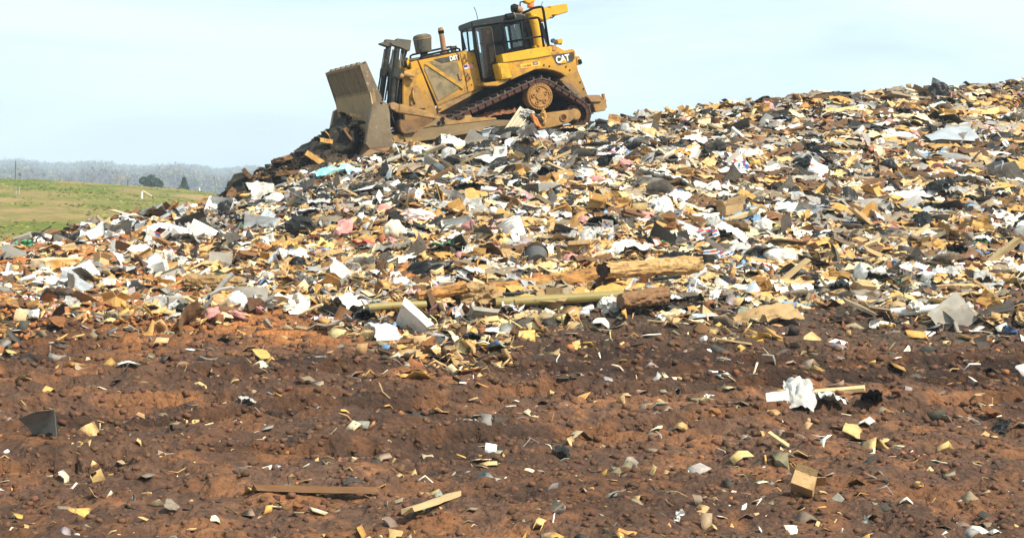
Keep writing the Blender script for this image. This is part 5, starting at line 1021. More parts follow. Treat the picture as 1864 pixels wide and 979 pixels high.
put('slat_bundle', 'wood bundle', 'bundle of weathered slats below the bent steel box', 1022, 266, 60, 18, .5, g_log, 'oldwood', 'weathered slat bundle', roll=8, seed=31)
pipe_between('plank', 'plank', 'tan plank leaning against the rear of the track', [(1058, 246), (1063, 236), (1069, 225)], 2.0, 'pine', 42.3, 'plank against the track', 4)
pipe_between('plank', 'plank', 'short plank lying by the rear of the track', [(1034, 232), (1046, 241), (1058, 247)], 1.8, 'pine', 42.2, None or 'short plank by the track', 4)
put('plywood_sheet', 'board', 'long ochre timber beam on the slope right of the whitish bag', 850, 308, 54, 12, .4, g_plank, 'ochre', 'ochre timber beam', roll=6, seed=8, smooth=False)
put('card_sheet', 'cardboard', 'yellow foam board above the pine offcuts', 805, 327, 50, 14, .4, g_card, 'yellowp', 'yellow foam board', roll=12, seed=19)
put('yellow_pad', 'pad', 'small yellow perforated pad in the upper right rubbish', 991, 316, 18, 13, .15, g_slab, 'yellowp', None, seed=19)
put('film_wad', 'plastic sheet', 'white film wad left of the yellow perforated pad', 962, 322, 40, 16, .4, g_film, 'wfilm', 'white film wad', roll=10, seed=33)
put('film_wad', 'plastic sheet', 'translucent film spread above the pinkish paint tin', 915, 365, 54, 22, .5, g_film, 'gfilm', 'translucent film', roll=-18, seed=35)
for k, (a, b, w_, h_, mk, lab) in enumerate(((540, 350, 30, 20, 'enamel', 'white carton end on the white pile below the heap'), (566, 345, 42, 24, 'paper', 'big white foam sheet on the white pile'), (592, 350, 34, 22, 'wfilm', 'bright white film lump on the white pile'), (530, 360, 26, 16, 'steel', 'silver tray on the white pile'), (578, 357, 24, 16, 'greyp', 'grey tile standing in the white pile'), (505, 372, 36, 18, 'greyp', 'grey slab behind the cream foam block'), (466, 372, 40, 14, 'gfilm', 'grey film bundle right of the wire coil'), (560, 368, 40, 14, 'bfilm', 'crumpled black film below the white pile'), (628, 366, 36, 10, 'greyp', 'grey-green board right of the white pile'), (612, 372, 34, 22, 'kraft', 'crumpled kraft paper right of the white pile'), (660, 392, 40, 16, 'wet', 'brown curved bark strip above the torn pink batt'), (655, 405, 22, 32, 'paper', 'folded white cream card right of the torn pink batt'))):
    put('scrap_piece', 'panel' if k not in (2, 6, 7, 9) else 'plastic sheet', lab, a, b, w_, h_, .4, (g_tray, g_card, g_film, g_tray, g_metal, g_slab, g_film, g_film, g_plank, g_wad, g_band, g_card)[k], mk, ' '.join(lab.split()[:4]) if k in (1, 5, 9) else None, roll=random.uniform(-15, 15) if k != 11 else -40, seed=k + 60, smooth=k in (2, 6, 7, 10))
# buckets, with parts
def bucket(label, px, py, w, h, mk, rot, phrase, rimm, conv=True):
    b = hit(px, py + h * .4); s = scale_at(b); r1, r2, H_ = w * s * .50, w * s * .38, h * s * .95
    t = tag(empty('bucket', W(px, py, b.y + .1), rot), label, 'bucket'); n = 26; v = []; f = []
    for z, r in ((-H_ / 2, r2), (H_ / 2, r1), (H_ / 2, r1 * .95), (-H_ / 2 + .012, r2 * .93)):
        for k in range(n): a = 2 * math.pi * k / n; d = 1 + .03 * math.sin(a * 2 + z * 5); v.append((r * math.cos(a) * d, r * math.sin(a), z))
    for i in range(3):
        for k in range(n): f.append((i * n + k, i * n + (k + 1) % n, (i + 1) * n + (k + 1) % n, (i + 1) * n + k))
    f += [tuple(range(n - 1, -1, -1)), tuple(range(3 * n, 4 * n))]
    mesh_obj('body', v, f, M[mk], t, smooth=True).data.set_sharp_from_angle(angle=R(40))
    m = MB(); ring = [(r1 * 1.03 * math.cos(2 * math.pi * k / 24), r1 * 1.03 * math.sin(2 * math.pi * k / 24), H_ / 2) for k in range(25)]; m.tube(ring, .014, 6, False); ring = [(r1 * .99 * math.cos(2 * math.pi * k / 24), r1 * .99 * math.sin(2 * math.pi * k / 24), H_ * .36) for k in range(25)]; m.tube(ring, .009, 6, False); m.build('rim', M[rimm], t, smooth=True)
    MB().tube([(r1 * math.cos(a) * 1.04, r1 * math.sin(a) * 1.04 * .6, H_ * .40 - .9 * r1 * math.sin(a) * .6) for a in [math.pi * k / 10 for k in range(11)]], .006, 5, False).build('handle', M['steel'], t, smooth=True)
    LM.append((px, py, phrase)); return t
bw = bucket('white plastic bucket tipped over on the slope', 935, 421, 46, 38, 'enamel', (R(-22), R(-26), 0), 'white bucket', 'enamel')
b = MB(); 
for k in range(3): b.box((-.05 + .02 * k, -.292 + .018 * k, .10 - .045 * k), (.26 - .05 * k, .004, .018), Matrix.Rotation(R(-9), 3, 'X'))
b.build('print_lines', M['greyrag'], bw)
bucket('dark grey bucket lying open towards the camera above the logs', 977, 470, 43, 36, 'bucketb', (R(-64), R(18), R(8)), 'black bucket', 'bfilm')

# pile of dark soil and slabs pushed up by the blade
hp = np.array([405, 425, 445, 470, 500, 530, 560, 600, 622, 650, 668, 690], float); hy = np.array([362, 344, 330, 316, 301, 287, 272, 243, 222, 206, 196, 206], float)
m = empty('soil_heap', hit(560, 320)); tag(m, 'dark heap of soil and slabs pushed up in front of the blade', 'soil heap'); LM.append((540, 300, 'dark soil heap'))
nx, ny = 150, 46; pg, tg = np.meshgrid(np.linspace(402, 688, nx), np.linspace(0, 1, ny)); yn = 41.4 + .75 * sstep(590, 655, pg); yg = yn + tg * 4.4; 
zt = HC + (PY0 - np.interp(pg, hp, hy) + 2) * 43.2 / F; xg = (pg - PX0) * yg / F + 0 * tg
zb = Hs(xg, yg); pf_ = np.clip(1 - np.abs(tg - .5) / .5, 0, 1) ** .45; ridge = zb + np.maximum(0, zt - zb) * pf_
ridge = ridge + (fbm(xg * 2.2, yg * 2.2, 4, 81) * .40 + np.abs(fbm(xg * 4.5, yg * 4.5, 3, 91)) * .25) * pf_ - .05
idx = np.arange(nx * ny).reshape(ny, nx); q = np.stack([idx[:-1, :-1], idx[:-1, 1:], idx[1:, 1:], idx[1:, :-1]], -1).reshape(-1, 4)
HEAP = (xg, yg, ridge)
ms = mat('black refuse soil', (0.022, 0.016, 0.011), .95, (0.055, 0.038, 0.023), 4, spots=(0.12, 0.075, 0.035), spot_scale=9, spot_amt=.25, bump=1, bump_scale=16)
mo = mesh_obj('soil', np.stack([xg.ravel(), yg.ravel(), ridge.ravel()], -1) - np.array(m.location), q, ms, m, smooth=True)
def heap(name, cat, label, px, py, w, h, dep, y, gen, mk, roll, seed, smooth=True, yaw=0, tilt=0, phrase=None):
    v, f = gen(seed); s = y / F; o = mesh_obj(name, norm(v) * np.array([w * s, dep, h * s]), f, M[mk], smooth=smooth); o.location = W(px, py, y); o.rotation_euler = (R(tilt), R(-roll), R(yaw)); tag(o, label, cat)
    if smooth:
        try: o.data.set_sharp_from_angle(angle=R(45))
        except Exception: pass
    if phrase: LM.append((px, py, phrase))
heap('asphalt_slab', 'slab', 'mossy dark slab leaning on the soil heap nearest the blade', 622, 257, 66, 34, .9, 42.2, g_slab, 'tar', 22, 3, tilt=50, phrase='mossy dark slab')
heap('asphalt_slab', 'slab', 'tall black slab on the heap crest against the blade', 622, 236, 44, 26, .9, 43.2, g_slab, 'tar', 48, 5, tilt=20)
heap('asphalt_slab', 'slab', 'long dark slab along the heap crest', 568, 268, 70, 16, 1.1, 43.2, g_slab, 'tar', 25, 9, tilt=10)
heap('asphalt_slab', 'slab', 'dark pointed boulder at the left toe of the heap', 441, 343, 56, 30, .9, 42.6, g_slab, 'tar', 30, 15, tilt=40)
heap('board', 'board', 'brown rounded board jutting from the heap crest', 513, 290, 42, 10, .7, 42.8, g_slab, 'wet', 14, 12, phrase='brown rounded board')
heap('board', 'board', 'bright orange-brown board sticking down the heap', 578, 291, 52, 11, .5, 41.8, g_plank, 'ochre', -32, 3, False, phrase='orange-brown board')
heap('board', 'board', 'long red-brown board at the foot of the heap', 540, 313, 88, 9, .5, 41.5, g_plank, 'redwood', 6, 5, False, phrase='long red board')
heap('plank', 'plank', 'short plank standing out of the left end of the heap', 450, 316, 24, 9, .25, 42.4, g_plank, 'redwood', -45, 7, False)
heap('card_sheet', 'board', 'tan board flat under the blade corner', 622, 297, 30, 8, .3, 41.6, g_plank, 'yellowp', 3, 9, False)
heap('asphalt_slab', 'slab', 'rough dark slab low on the heap front', 588, 276, 48, 18, .8, 42.0, g_slab, 'tar', 20, 19, tilt=40)
for k in range(26):
    px_ = random.uniform(425, 660); t_ = np.interp(px_, hp, hy); heap('soil_lump', 'lump', 'black soil lump on the face of the dark heap', px_, t_ + random.uniform(8, 34), random.uniform(10, 22), random.uniform(7, 14), .3, 42.1, g_chunk if k % 2 else g_wad, 'tar' if k % 3 else 'wet', random.uniform(-30, 30), k + 100, False)
    bpy.context.scene.collection.objects[-1]['group'] = 'black soil lumps on the heap'

for k in range(16):
    px_ = random.uniform(435, 650); t_ = np.interp(px_, hp, hy) + random.uniform(2, 34); mk_ = ('redwood', 'ochre', 'wet', 'kraft', 'oldwood')[k % 5]
    heap('splintered_board', 'board', ('red-brown', 'ochre', 'dark brown', 'tan', 'weathered')[k % 5] + ' splintered board end jutting from the dark heap', px_, t_, random.uniform(14, 34), random.uniform(4, 9), .2, 42.2 + .3 * math.sin(k), g_plank if k % 3 else g_card, mk_, random.uniform(-60, 60), k + 300, False)
    COL.objects[-1]['group'] = 'board ends in the heap'
# rubbish caught on the push arm
def draped(name, cat, label, pts, r, mk, phrase=None):
    o = MB().tube([ORI + ROT @ P3(a, b, Y) for a, b, Y in pts], r, 7).build(name, M[mk], smooth=True); tag(o, label, cat)
    if phrase: LM.append((pts[0][0], pts[0][1], phrase))
g_ = random.Random(4)
v, f = g_wad(41); q = ORI + ROT @ P3(966, 220, -1.72); o = mesh_obj('film_tangle', norm(v) * np.array([.62, .42, .55]), f, M['bfilm']); o.location = q; tag(o, 'tangle of black plastic film snagged on the push arm end', 'plastic film'); LM.append((966, 218, 'black film tangle'))
v, f = g_tuft(43); o = mesh_obj('orange_rag', norm(v) * np.array([.16, .2, .52]), f, mat('orange net', (0.5, 0.14, 0.02), .8, (.55, .2, .05), 8, bump=.8)); o.location = ORI + ROT @ P3(975, 222, -1.98); o.rotation_euler = (0, R(-30), 0); tag(o, 'orange netting hanging in the black film tangle', 'netting')
v, f = g_wad(45); o = mesh_obj('straw_tuft', norm(v) * np.array([.18, .3, .5]), f, M['ochre']); o.location = ORI + ROT @ P3(989, 214, -1.7); tag(o, 'ochre straw tuft on the right of the black film tangle', 'straw')
v, f = grid_sheet(22, 6, lambda u, w: (u, w, .05 * np.abs(np.sin(u * 40)))); v = norm(v) * np.array([.42, .85, .05]); o = mesh_obj('corrugated_sheet', v, f, M['cream']); o.location = ORI + ROT @ P3(943, 225, -1.80); o.rotation_euler = (R(62), 0, R(-36)); o.rotation_euler = (Matrix.Rotation(R(36), 3, 'Y') @ Matrix.Rotation(R(72), 3, 'X')).to_euler(); tag(o, 'pale corrugated sheet folded over the push arm', 'sheet'); LM.append((943, 225, 'pale corrugated sheet'))
v, f = g_wad(47); o = mesh_obj('film_tangle', norm(v) * np.array([.5, .35, .28]), f, M['gfilm']); o.location = ORI + ROT @ P3(957, 208, -1.70); tag(o, 'grey and white plastic strips on top of the black film tangle', 'plastic film')
v, f = g_slab(49); o = mesh_obj('shade_sheet', norm(v) * np.array([1.5, .7, .55]), f, M['bfilm']); o.location = ORI + ROT @ P3(930, 247, -1.75); o.rotation_euler = (R(30), R(-4), 0); tag(o, 'added black sheet for the shade under the push arm', 'plastic sheet')  # added black sheet; its colour stands in for shade below the arm
# a few pieces further right and lower on the same slope
put('carton', 'box', 'big kraft carton on the slope to the right of the charred log', 1330, 380, 60, 44, .5, g_box, 'kraft', 'big kraft carton', yaw=25, roll=9, seed=77, smooth=False)
put('trash_bag', 'bag', 'full black rubbish bag high on the right slope', 1470, 300, 60, 34, .6, g_bag, 'bfilm', 'right slope black bag', seed=21)
put('plastic_sheet', 'plastic sheet', 'long white plastic sheet on the far right slope', 1660, 360, 110, 28, .8, g_film, 'wfilm', 'far right white sheet', seed=23)
put('trash_bag', 'bag', 'white stuffed bag low on the right slope', 1420, 470, 60, 40, .6, g_bag, 'wfilm', 'low right white bag', seed=25)
put('metal_sheet', 'metal sheet', 'big bent steel sheet on the far right slope', 1730, 250, 90, 36, .7, g_metal, 'steel', 'bent steel sheet', roll=12, seed=14, smooth=False)
put('concrete_slab', 'slab', 'grey broken concrete slab at the foot of the right slope', 1560, 540, 90, 30, 1.0, g_slab, 'rubble', 'broken concrete slab', seed=29)
pipe_between('plank', 'plank', 'long weathered beam lying across the right slope', [(1230, 470), (1300, 455), (1390, 430)], 5, 'oldwood', 34.0, 'long weathered beam', 4)
pipe_between('plank', 'plank', 'pale plank pointing uphill on the far right', [(1600, 470), (1650, 440), (1690, 410)], 4, 'pine', 35.5, 'far right pale plank', 4)
# ---------------------------------------------------------------- countable scraps, each its own object
G = random.Random(99)
#  kind: (object name, noun, category, N, (size lo, hi) m, (depth/width, height/width), generator, smooth, [(material, adjective, weight)], zone weights (top, middle, left, low, right, front))
KINDS = [
 ('cardboard_scrap', 'cardboard scrap', 'cardboard', 298, (.14, .42), (.8, .45), g_card, 0, [('kraft', 'tan', 5), ('ochre', 'ochre', 5), ('wet', 'dark brown', 3)], (.45, 1, .8, 1.7, 1, .12)),
 ('wood_plank', 'plank', 'plank', 230, (.35, 1.1), (.12, .05), g_plank, 0, [('pine', 'raw pine', 4), ('oldwood', 'weathered', 5), ('redwood', 'red-brown', 3)], (1, 1, .8, 1, 1, .1)),
 ('wood_lath', 'lath', 'lath', 240, (.3, .8), (.05, .03), g_plank, 0, [('pine', 'pale', 5), ('oldwood', 'grey', 4), ('redwood', 'brown', 2)], (1.2, 1, .8, .9, 1, .12)),
 ('board_offcut', 'board offcut', 'board', 150, (.16, .42), (.5, .07), g_plank, 0, [('pine', 'pine', 3), ('cream', 'cream', 3), ('ochre', 'ochre', 3), ('oldwood', 'weathered', 2)], (.8, 1, 1, 1.1, 1, .1)),
 ('paper_scrap', 'paper scrap', 'paper', 150, (.10, .28), (.8, .4), g_paper, 0, [('paper', 'white', 4), ('cream', 'cream', 3), ('lilac', 'pale lilac', 1), ('prt', 'printed', 3)], (.7, 1.2, 1.1, 1.1, 1, .15)),
 ('plastic_film', 'plastic film', 'plastic film', 210, (.18, .60), (.7, .34), g_film, 1, [('wfilm', 'white', 4), ('gfilm', 'grey', 5)], (.7, 1.1, 1, 1, 1, .1)),
 ('black_film', 'crumpled film', 'plastic film', 85, (.20, .55), (.7, .34), g_film, 1, [('bfilm', 'black', 1)], (1.9, .8, .8, .6, .8, .06)),
 ('roofing_scrap', 'roofing scrap', 'roofing felt', 260, (.16, .46), (.7, .28), g_metal, 0, [('shingle', 'dark grey', 5), ('greyp', 'light grey', 1)], (2.2, .9, .8, .35, .9, .05)),
 ('metal_scrap', 'sheet metal scrap', 'metal sheet', 130, (.16, .50), (.6, .40), g_metal, 0, [('steel', 'galvanised', 4), ('enamel', 'white enamelled', 3), ('greyp', 'grey painted', 2)], (1.2, .7, 1.3, .4, .7, .05)),
 ('panel_piece', 'rimmed panel', 'panel', 90, (.18, .45), (.8, .2), g_tray, 0, [('enamel', 'white', 3), ('greyp', 'grey', 3), ('steel', 'silver', 2)], (.8, .7, 1.8, .4, .7, .04)),
 ('insulation_tuft', 'insulation tuft', 'insulation', 80, (.12, .34), (.8, .5), g_tuft, 1, [('pink', 'pink', 1)], (.5, 1.5, 1, .8, 1, .03)),
 ('foam_piece', 'foam piece', 'foam', 110, (.10, .28), (.7, .45), g_slab, 0, [('foam', 'cream', 2), ('enamel', 'white', 1)], (.6, 1.1, 1.2, 1.1, 1, .12)),
 ('rubble_lump', 'rubble lump', 'rubble', 150, (.09, .26), (.85, .6), g_chunk, 0, [('rubble', 'grey-brown', 3), ('tar', 'black', 1)], (1.2, .8, .9, .7, .9, .5)),
 ('clay_clod', 'clay clod', 'clod', 230, (.08, .26), (.9, .6), g_chunk, 0, [('clod', 'orange', 4), ('clodd', 'dark brown', 3)], (.05, .1, 2.4, .9, .1, .45)),
 ('cloth_rag', 'cloth rag', 'rag', 80, (.14, .36), (.7, .35), g_rag, 1, [('redrag', 'red', 3), ('bluerag', 'blue', 3), ('greyrag', 'grey', 4), ('greenrag', 'green', 2)], (.8, 1, .8, .8, 1, .06)),
 ('bark_strip', 'curved strip', 'strip', 70, (.3, .7), (.16, .22), g_band, 0, [('wet', 'dark brown', 3), ('redwood', 'red-brown', 2), ('gfilm', 'grey', 1)], (.9, 1, .7, .8, 1, .06)),
 ('dry_branch', 'forked stick', 'stick', 110, (.3, .8), (.35, .2), g_stick, 0, [('oldwood', 'grey', 3), ('pine', 'pale', 2), ('redwood', 'brown', 2)], (1.2, 1, .8, .8, 1, .35)),
 ('pipe_offcut', 'pipe offcut', 'pipe', 50, (.25, .7), (.12, .12), g_tube, 1, [('enamel', 'white', 3), ('greyp', 'grey', 2), ('bucketb', 'black', 2)], (.8, 1, 1, .7, 1, .06)),
 ('drink_can', 'can', 'can', 60, (.12, .2), (.5, .5), g_can, 1, [('steel', 'silver', 2), ('redrag', 'red', 2), ('bluerag', 'blue', 1), ('yelp', 'yellow', 1), ('greenrag', 'green', 1), ('enamel', 'white', 2)], (.5, 1, .9, 1, 1, .12)),
 ('carton', 'open carton', 'box', 80, (.18, .36), (.8, .8), g_box, 0, [('kraft', 'tan', 3), ('ochre', 'ochre', 3), ('prt', 'printed white', 4), ('prk', 'printed tan', 3)], (.5, 1, 1.1, 1.1, 1, .05)),
 ('paper_ball', 'crumpled paper wad', 'paper', 80, (.12, .26), (.8, .7), g_wad, 0, [('kraft', 'brown', 3), ('paper', 'white', 3), ('cream', 'cream', 2)], (.6, 1, .9, 1.1, 1, .06)),
 ('torn_sheet', 'large torn sheet', 'plastic sheet', 90, (.34, .72), (.6, .20), g_film, 1, [('wfilm', 'white', 4), ('gfilm', 'grey', 2), ('bfilm', 'black', 1), ('kraft', 'brown paper', 3)], (.9, 1, .8, 1, 1, .02)),
 ('long_board', 'long board', 'board', 70, (.6, 1.25), (.10, .035), g_plank, 0, [('pine', 'raw pine', 3), ('oldwood', 'weathered', 4), ('redwood', 'red-brown', 2), ('cream', 'cream', 2)], (1, 1, 1, 1, 1, .03)),
 ('small_bag', 'knotted bag', 'bag', 60, (.18, .40), (.8, .7), g_bag, 1, [('wfilm', 'white', 4), ('bfilm', 'black', 3), ('gfilm', 'grey', 2)], (.8, 1.1, .9, .8, 1, .03)),
]
def zone(px, py):
    """blend weights of (top, middle, left, low, right, front)"""
    cr = np.interp(px, CP, CPY); d = py - cr
    if py > 590 + 190 * (vn1(px * .008, 3) - .40): return (0, 0, 0, 0, 0, 1)
    if px > 1190: return (0, 0, 0, .2, .8, 0) if py > 470 else (.25, 0, 0, 0, .75, 0)
    if px < 330 and d < 200: return (0, .15, .85, 0, 0, 0)
    if py > 452: return (0, .15, 0, .85, 0, 0)
    if d < 75: return (.85, .15, 0, 0, 0, 0)
    return (.15, .85, 0, 0, 0, 0)
def vn1(a, s): return float(vnoise(np.array([a]), np.array([0.5]), s)[0])
def spot():
    r = G.random()
    if r < .70: px = G.uniform(-5, 1190); t = G.random()
    elif r < .93: px = G.uniform(1180, 1880); t = G.random() * .95
    else: return G.uniform(-5, 1880), 570 + 415 * G.random() ** 2.2
    cr = float(np.interp(px, CP, CPY)); return px, cr + 3 + (566 - cr) * t
def clear(px, py, ex=0):
    """keep the shape of the machine and of the landmarks free"""
    if 716 < px < 1078 and py < np.interp(px, [716, 836, 1000, 1078], [284, 270, 247, 236]): return False
    for a, b, w_, h_ in KEEP:
        if abs(px - a) < w_ + 4 + ex and -h_ - 3 < py - b < h_ + 6 + ex * .7: return False
    return True
KEEP = [(222, 540, 66, 3), (600, 541, 100, 4), (412, 531, 44, 8), (725, 557, 50, 4), (552, 418, 34, 18), (935, 421, 24, 18), (977, 470, 22, 20), (626, 417, 22, 24), (616, 316, 42, 12), (722, 420, 26, 19), (782, 491, 42, 15), (960, 520, 75, 12), (1060, 502, 55, 14), (1140, 492, 50, 15), (1030, 545, 110, 9), (868, 538, 46, 24), (392, 516, 52, 16), (1140, 454, 38, 16), (105, 483, 48, 12), (670, 466, 60, 4), (1090, 376, 18, 20), (401, 480, 18, 16), (720, 300, 40, 8), (553, 520, 26, 14)]
made = []
up0 = Vector((0, 0, 1))
for name, noun, cat, N, (lo, hi), (fd, fh), gen, sm, mats, zw in KINDS:
    k = 0; tries = 0
    while k < N and tries < N * 120:
        tries += 1; px, py = spot(); zz = zone(px, py); w_ = sum(a * b for a, b in zip(zz, zw))
        if px < 300 and py > 450 and name not in ('clay_clod', 'wood_lath', 'dry_branch') and G.random() < .5: continue
        w_ *= .35 + 1.9 * float(vnoise(np.array([px * .016 + len(name) * 9.7]), np.array([py * .03 + len(noun) * 5.3]), 55)[0]) ** 1.6
        if G.random() > w_ / 2.4 or not clear(px, py, 28 * hi): continue
        mk, adj, _ = G.choices(mats, [q[2] for q in mats])[0]
        if zz[2] > .5 and mk == 'kraft' and G.random() < .6: mk, adj = 'ochre', 'ochre'
        if mk not in [q[0] for q in mats]: mk, adj = mats[0][0], mats[0][1]
        p = hit(px, py); s = 1.55 * (lo + (hi - lo) * G.random() ** 1.6)
        if zz[5]: s *= (.42 if name == 'clay_clod' else .6)
        me = G.choice(variants(gen, mk, 7, bool(sm)))
        o = bpy.data.objects.new(name, me); COL.objects.link(o)
        o.scale = (s, s * fd * G.uniform(.7, 1.3), s * fh * G.uniform(.7, 1.4))
        flat = max(fd, .2) * s
        tilt = G.gauss(0, 24 if name != 'torn_sheet' else 12) if gen not in (g_plank, g_stick, g_band, g_tube) else G.gauss(0, 12)
        roll = G.gauss(4, 22) if gen not in (g_plank, g_stick, g_tube) else G.gauss(7, 13)
        if gen in (g_card, g_metal, g_tray, g_paper) and G.random() < .45: tilt = G.uniform(35, 80)
        o.rotation_euler = (R(tilt) + .2, R(-roll), G.uniform(-.6, .6) + (math.pi if G.random() < .5 else 0) if gen in (g_plank, g_stick, g_band, g_tube) and G.random() < .7 else G.uniform(0, 6.28))
        o.location = p + Vector((0, 0, s * (fh * .25 + .16 * abs(math.sin(R(tilt))) * fd) + .02))
        o['category'] = cat; o['group'] = noun + ('s' if not noun.endswith('film') else ' pieces') + (' on the clay in front' if zz[5] else ' strewn over the refuse slope'); made.append((o, px, py, adj + ' ' + noun, s)); k += 1
# a label that points to each: nearest named piece and on which side of it
LMa = np.array([(a, b) for a, b, _ in LM]); LMp = [c for _, _, c in LM] + ['blade', 'push arm', 'rear of the track']
LMa = np.concatenate([LMa, [(690, 280), (800, 250), (1070, 230)]])
SIDE = {'l': 'left of', 'r': 'right of', 'u': 'uphill from', 'd': 'downhill from', 'ul': 'above left of', 'ur': 'above right of', 'dl': 'below left of', 'dr': 'below right of'}
book = {}
for o, px, py, what, s in made:
    d = (LMa - (px, py)) * np.array([1, 1.5]); i = int(np.argmin((d ** 2).sum(1))); dx, dy = px - LMa[i][0], (py - LMa[i][1]) * 1.5
    a = math.degrees(math.atan2(-dy, dx)) % 360; side = SIDE[('r', 'ur', 'u', 'ul', 'l', 'dl', 'd', 'dr')[int((a + 22.5) // 45) % 8]]
    book.setdefault((what, side, LMp[i]), []).append((math.hypot(dx, dy), s, o))
ORD = ['nearest', 'second', 'third', 'fourth', 'fifth', 'sixth', 'seventh']
for (what, side, ph), l in book.items():
    l.sort(key=lambda q: q[0])
    for k, (dd, s, o) in enumerate(l):
        if len(l) == 1: o['label'] = f'{what} {side} the {ph}'
        elif k < 7: o['label'] = f'{ORD[k]} {what} {side} the {ph}'
        else: o['label'] = f'{what} farther {side} the {ph}'
        if len(o['label'].split()) > 16: o['label'] = o['label'].replace('above ', '').replace('below ', '').replace('the ', '', 1)

# ---------------------------------------------------------------- uncountable litter: chips, shreds and splinters
PAL = dict(tan=(.47, .30, .13), ochre=(.48, .26, .075), wet=(.12, .06, .025), pine=(.56, .40, .195), old=(.24, .18, .115), red=(.25, .10, .04), white=(.70, .64, .53), cream=(.60, .48, .30), grey=(.25, .23, .20), dark=(.055, .046, .036), black=(.018, .017, .016), pink=(.62, .34, .33), clay=(.30, .115, .035), clayd=(.105, .050, .026), steel=(.40, .41, .41), blue=(.16, .28, .45))
PK = list(PAL); PC = np.array([PAL[k] for k in PK])
def wts(**k): return np.array([k.get(n, 0) for n in PK], float)
ZW = [wts(tan=2, ochre=1, wet=3, pine=2, old=4, red=2, white=1.2, cream=1, grey=4, dark=6, black=3, steel=1, pink=.3),
      wts(tan=3.4, ochre=3, wet=5.5, pine=2.4, old=4.5, red=2.6, white=1.5, cream=1.7, grey=2, dark=3, black=1.8, pink=.9, steel=.6, blue=.12),
      wts(tan=3, ochre=3, wet=2, pine=3, old=2, red=2, white=1.3, cream=1.2, grey=1.0, dark=1.4, clay=26, clayd=2, pink=.4, steel=1),
      wts(tan=4.4, ochre=5, wet=5.5, pine=2.8, old=3.2, red=2.6, white=1.1, cream=2, grey=1.1, dark=2, black=1.6, pink=.4, clay=1, blue=.12),
      wts(tan=3.6, ochre=3, wet=5, pine=2.4, old=4.5, red=2.4, white=1.3, cream=1.6, grey=2, dark=3.4, black=1.8, pink=.6, steel=.6),
      wts(clay=.2, clayd=18, tan=.35, ochre=.2, old=.5, white=.18, cream=.12, grey=.2, dark=.2)]
ZW = [w / w.sum() for w in ZW]
NL = 70000
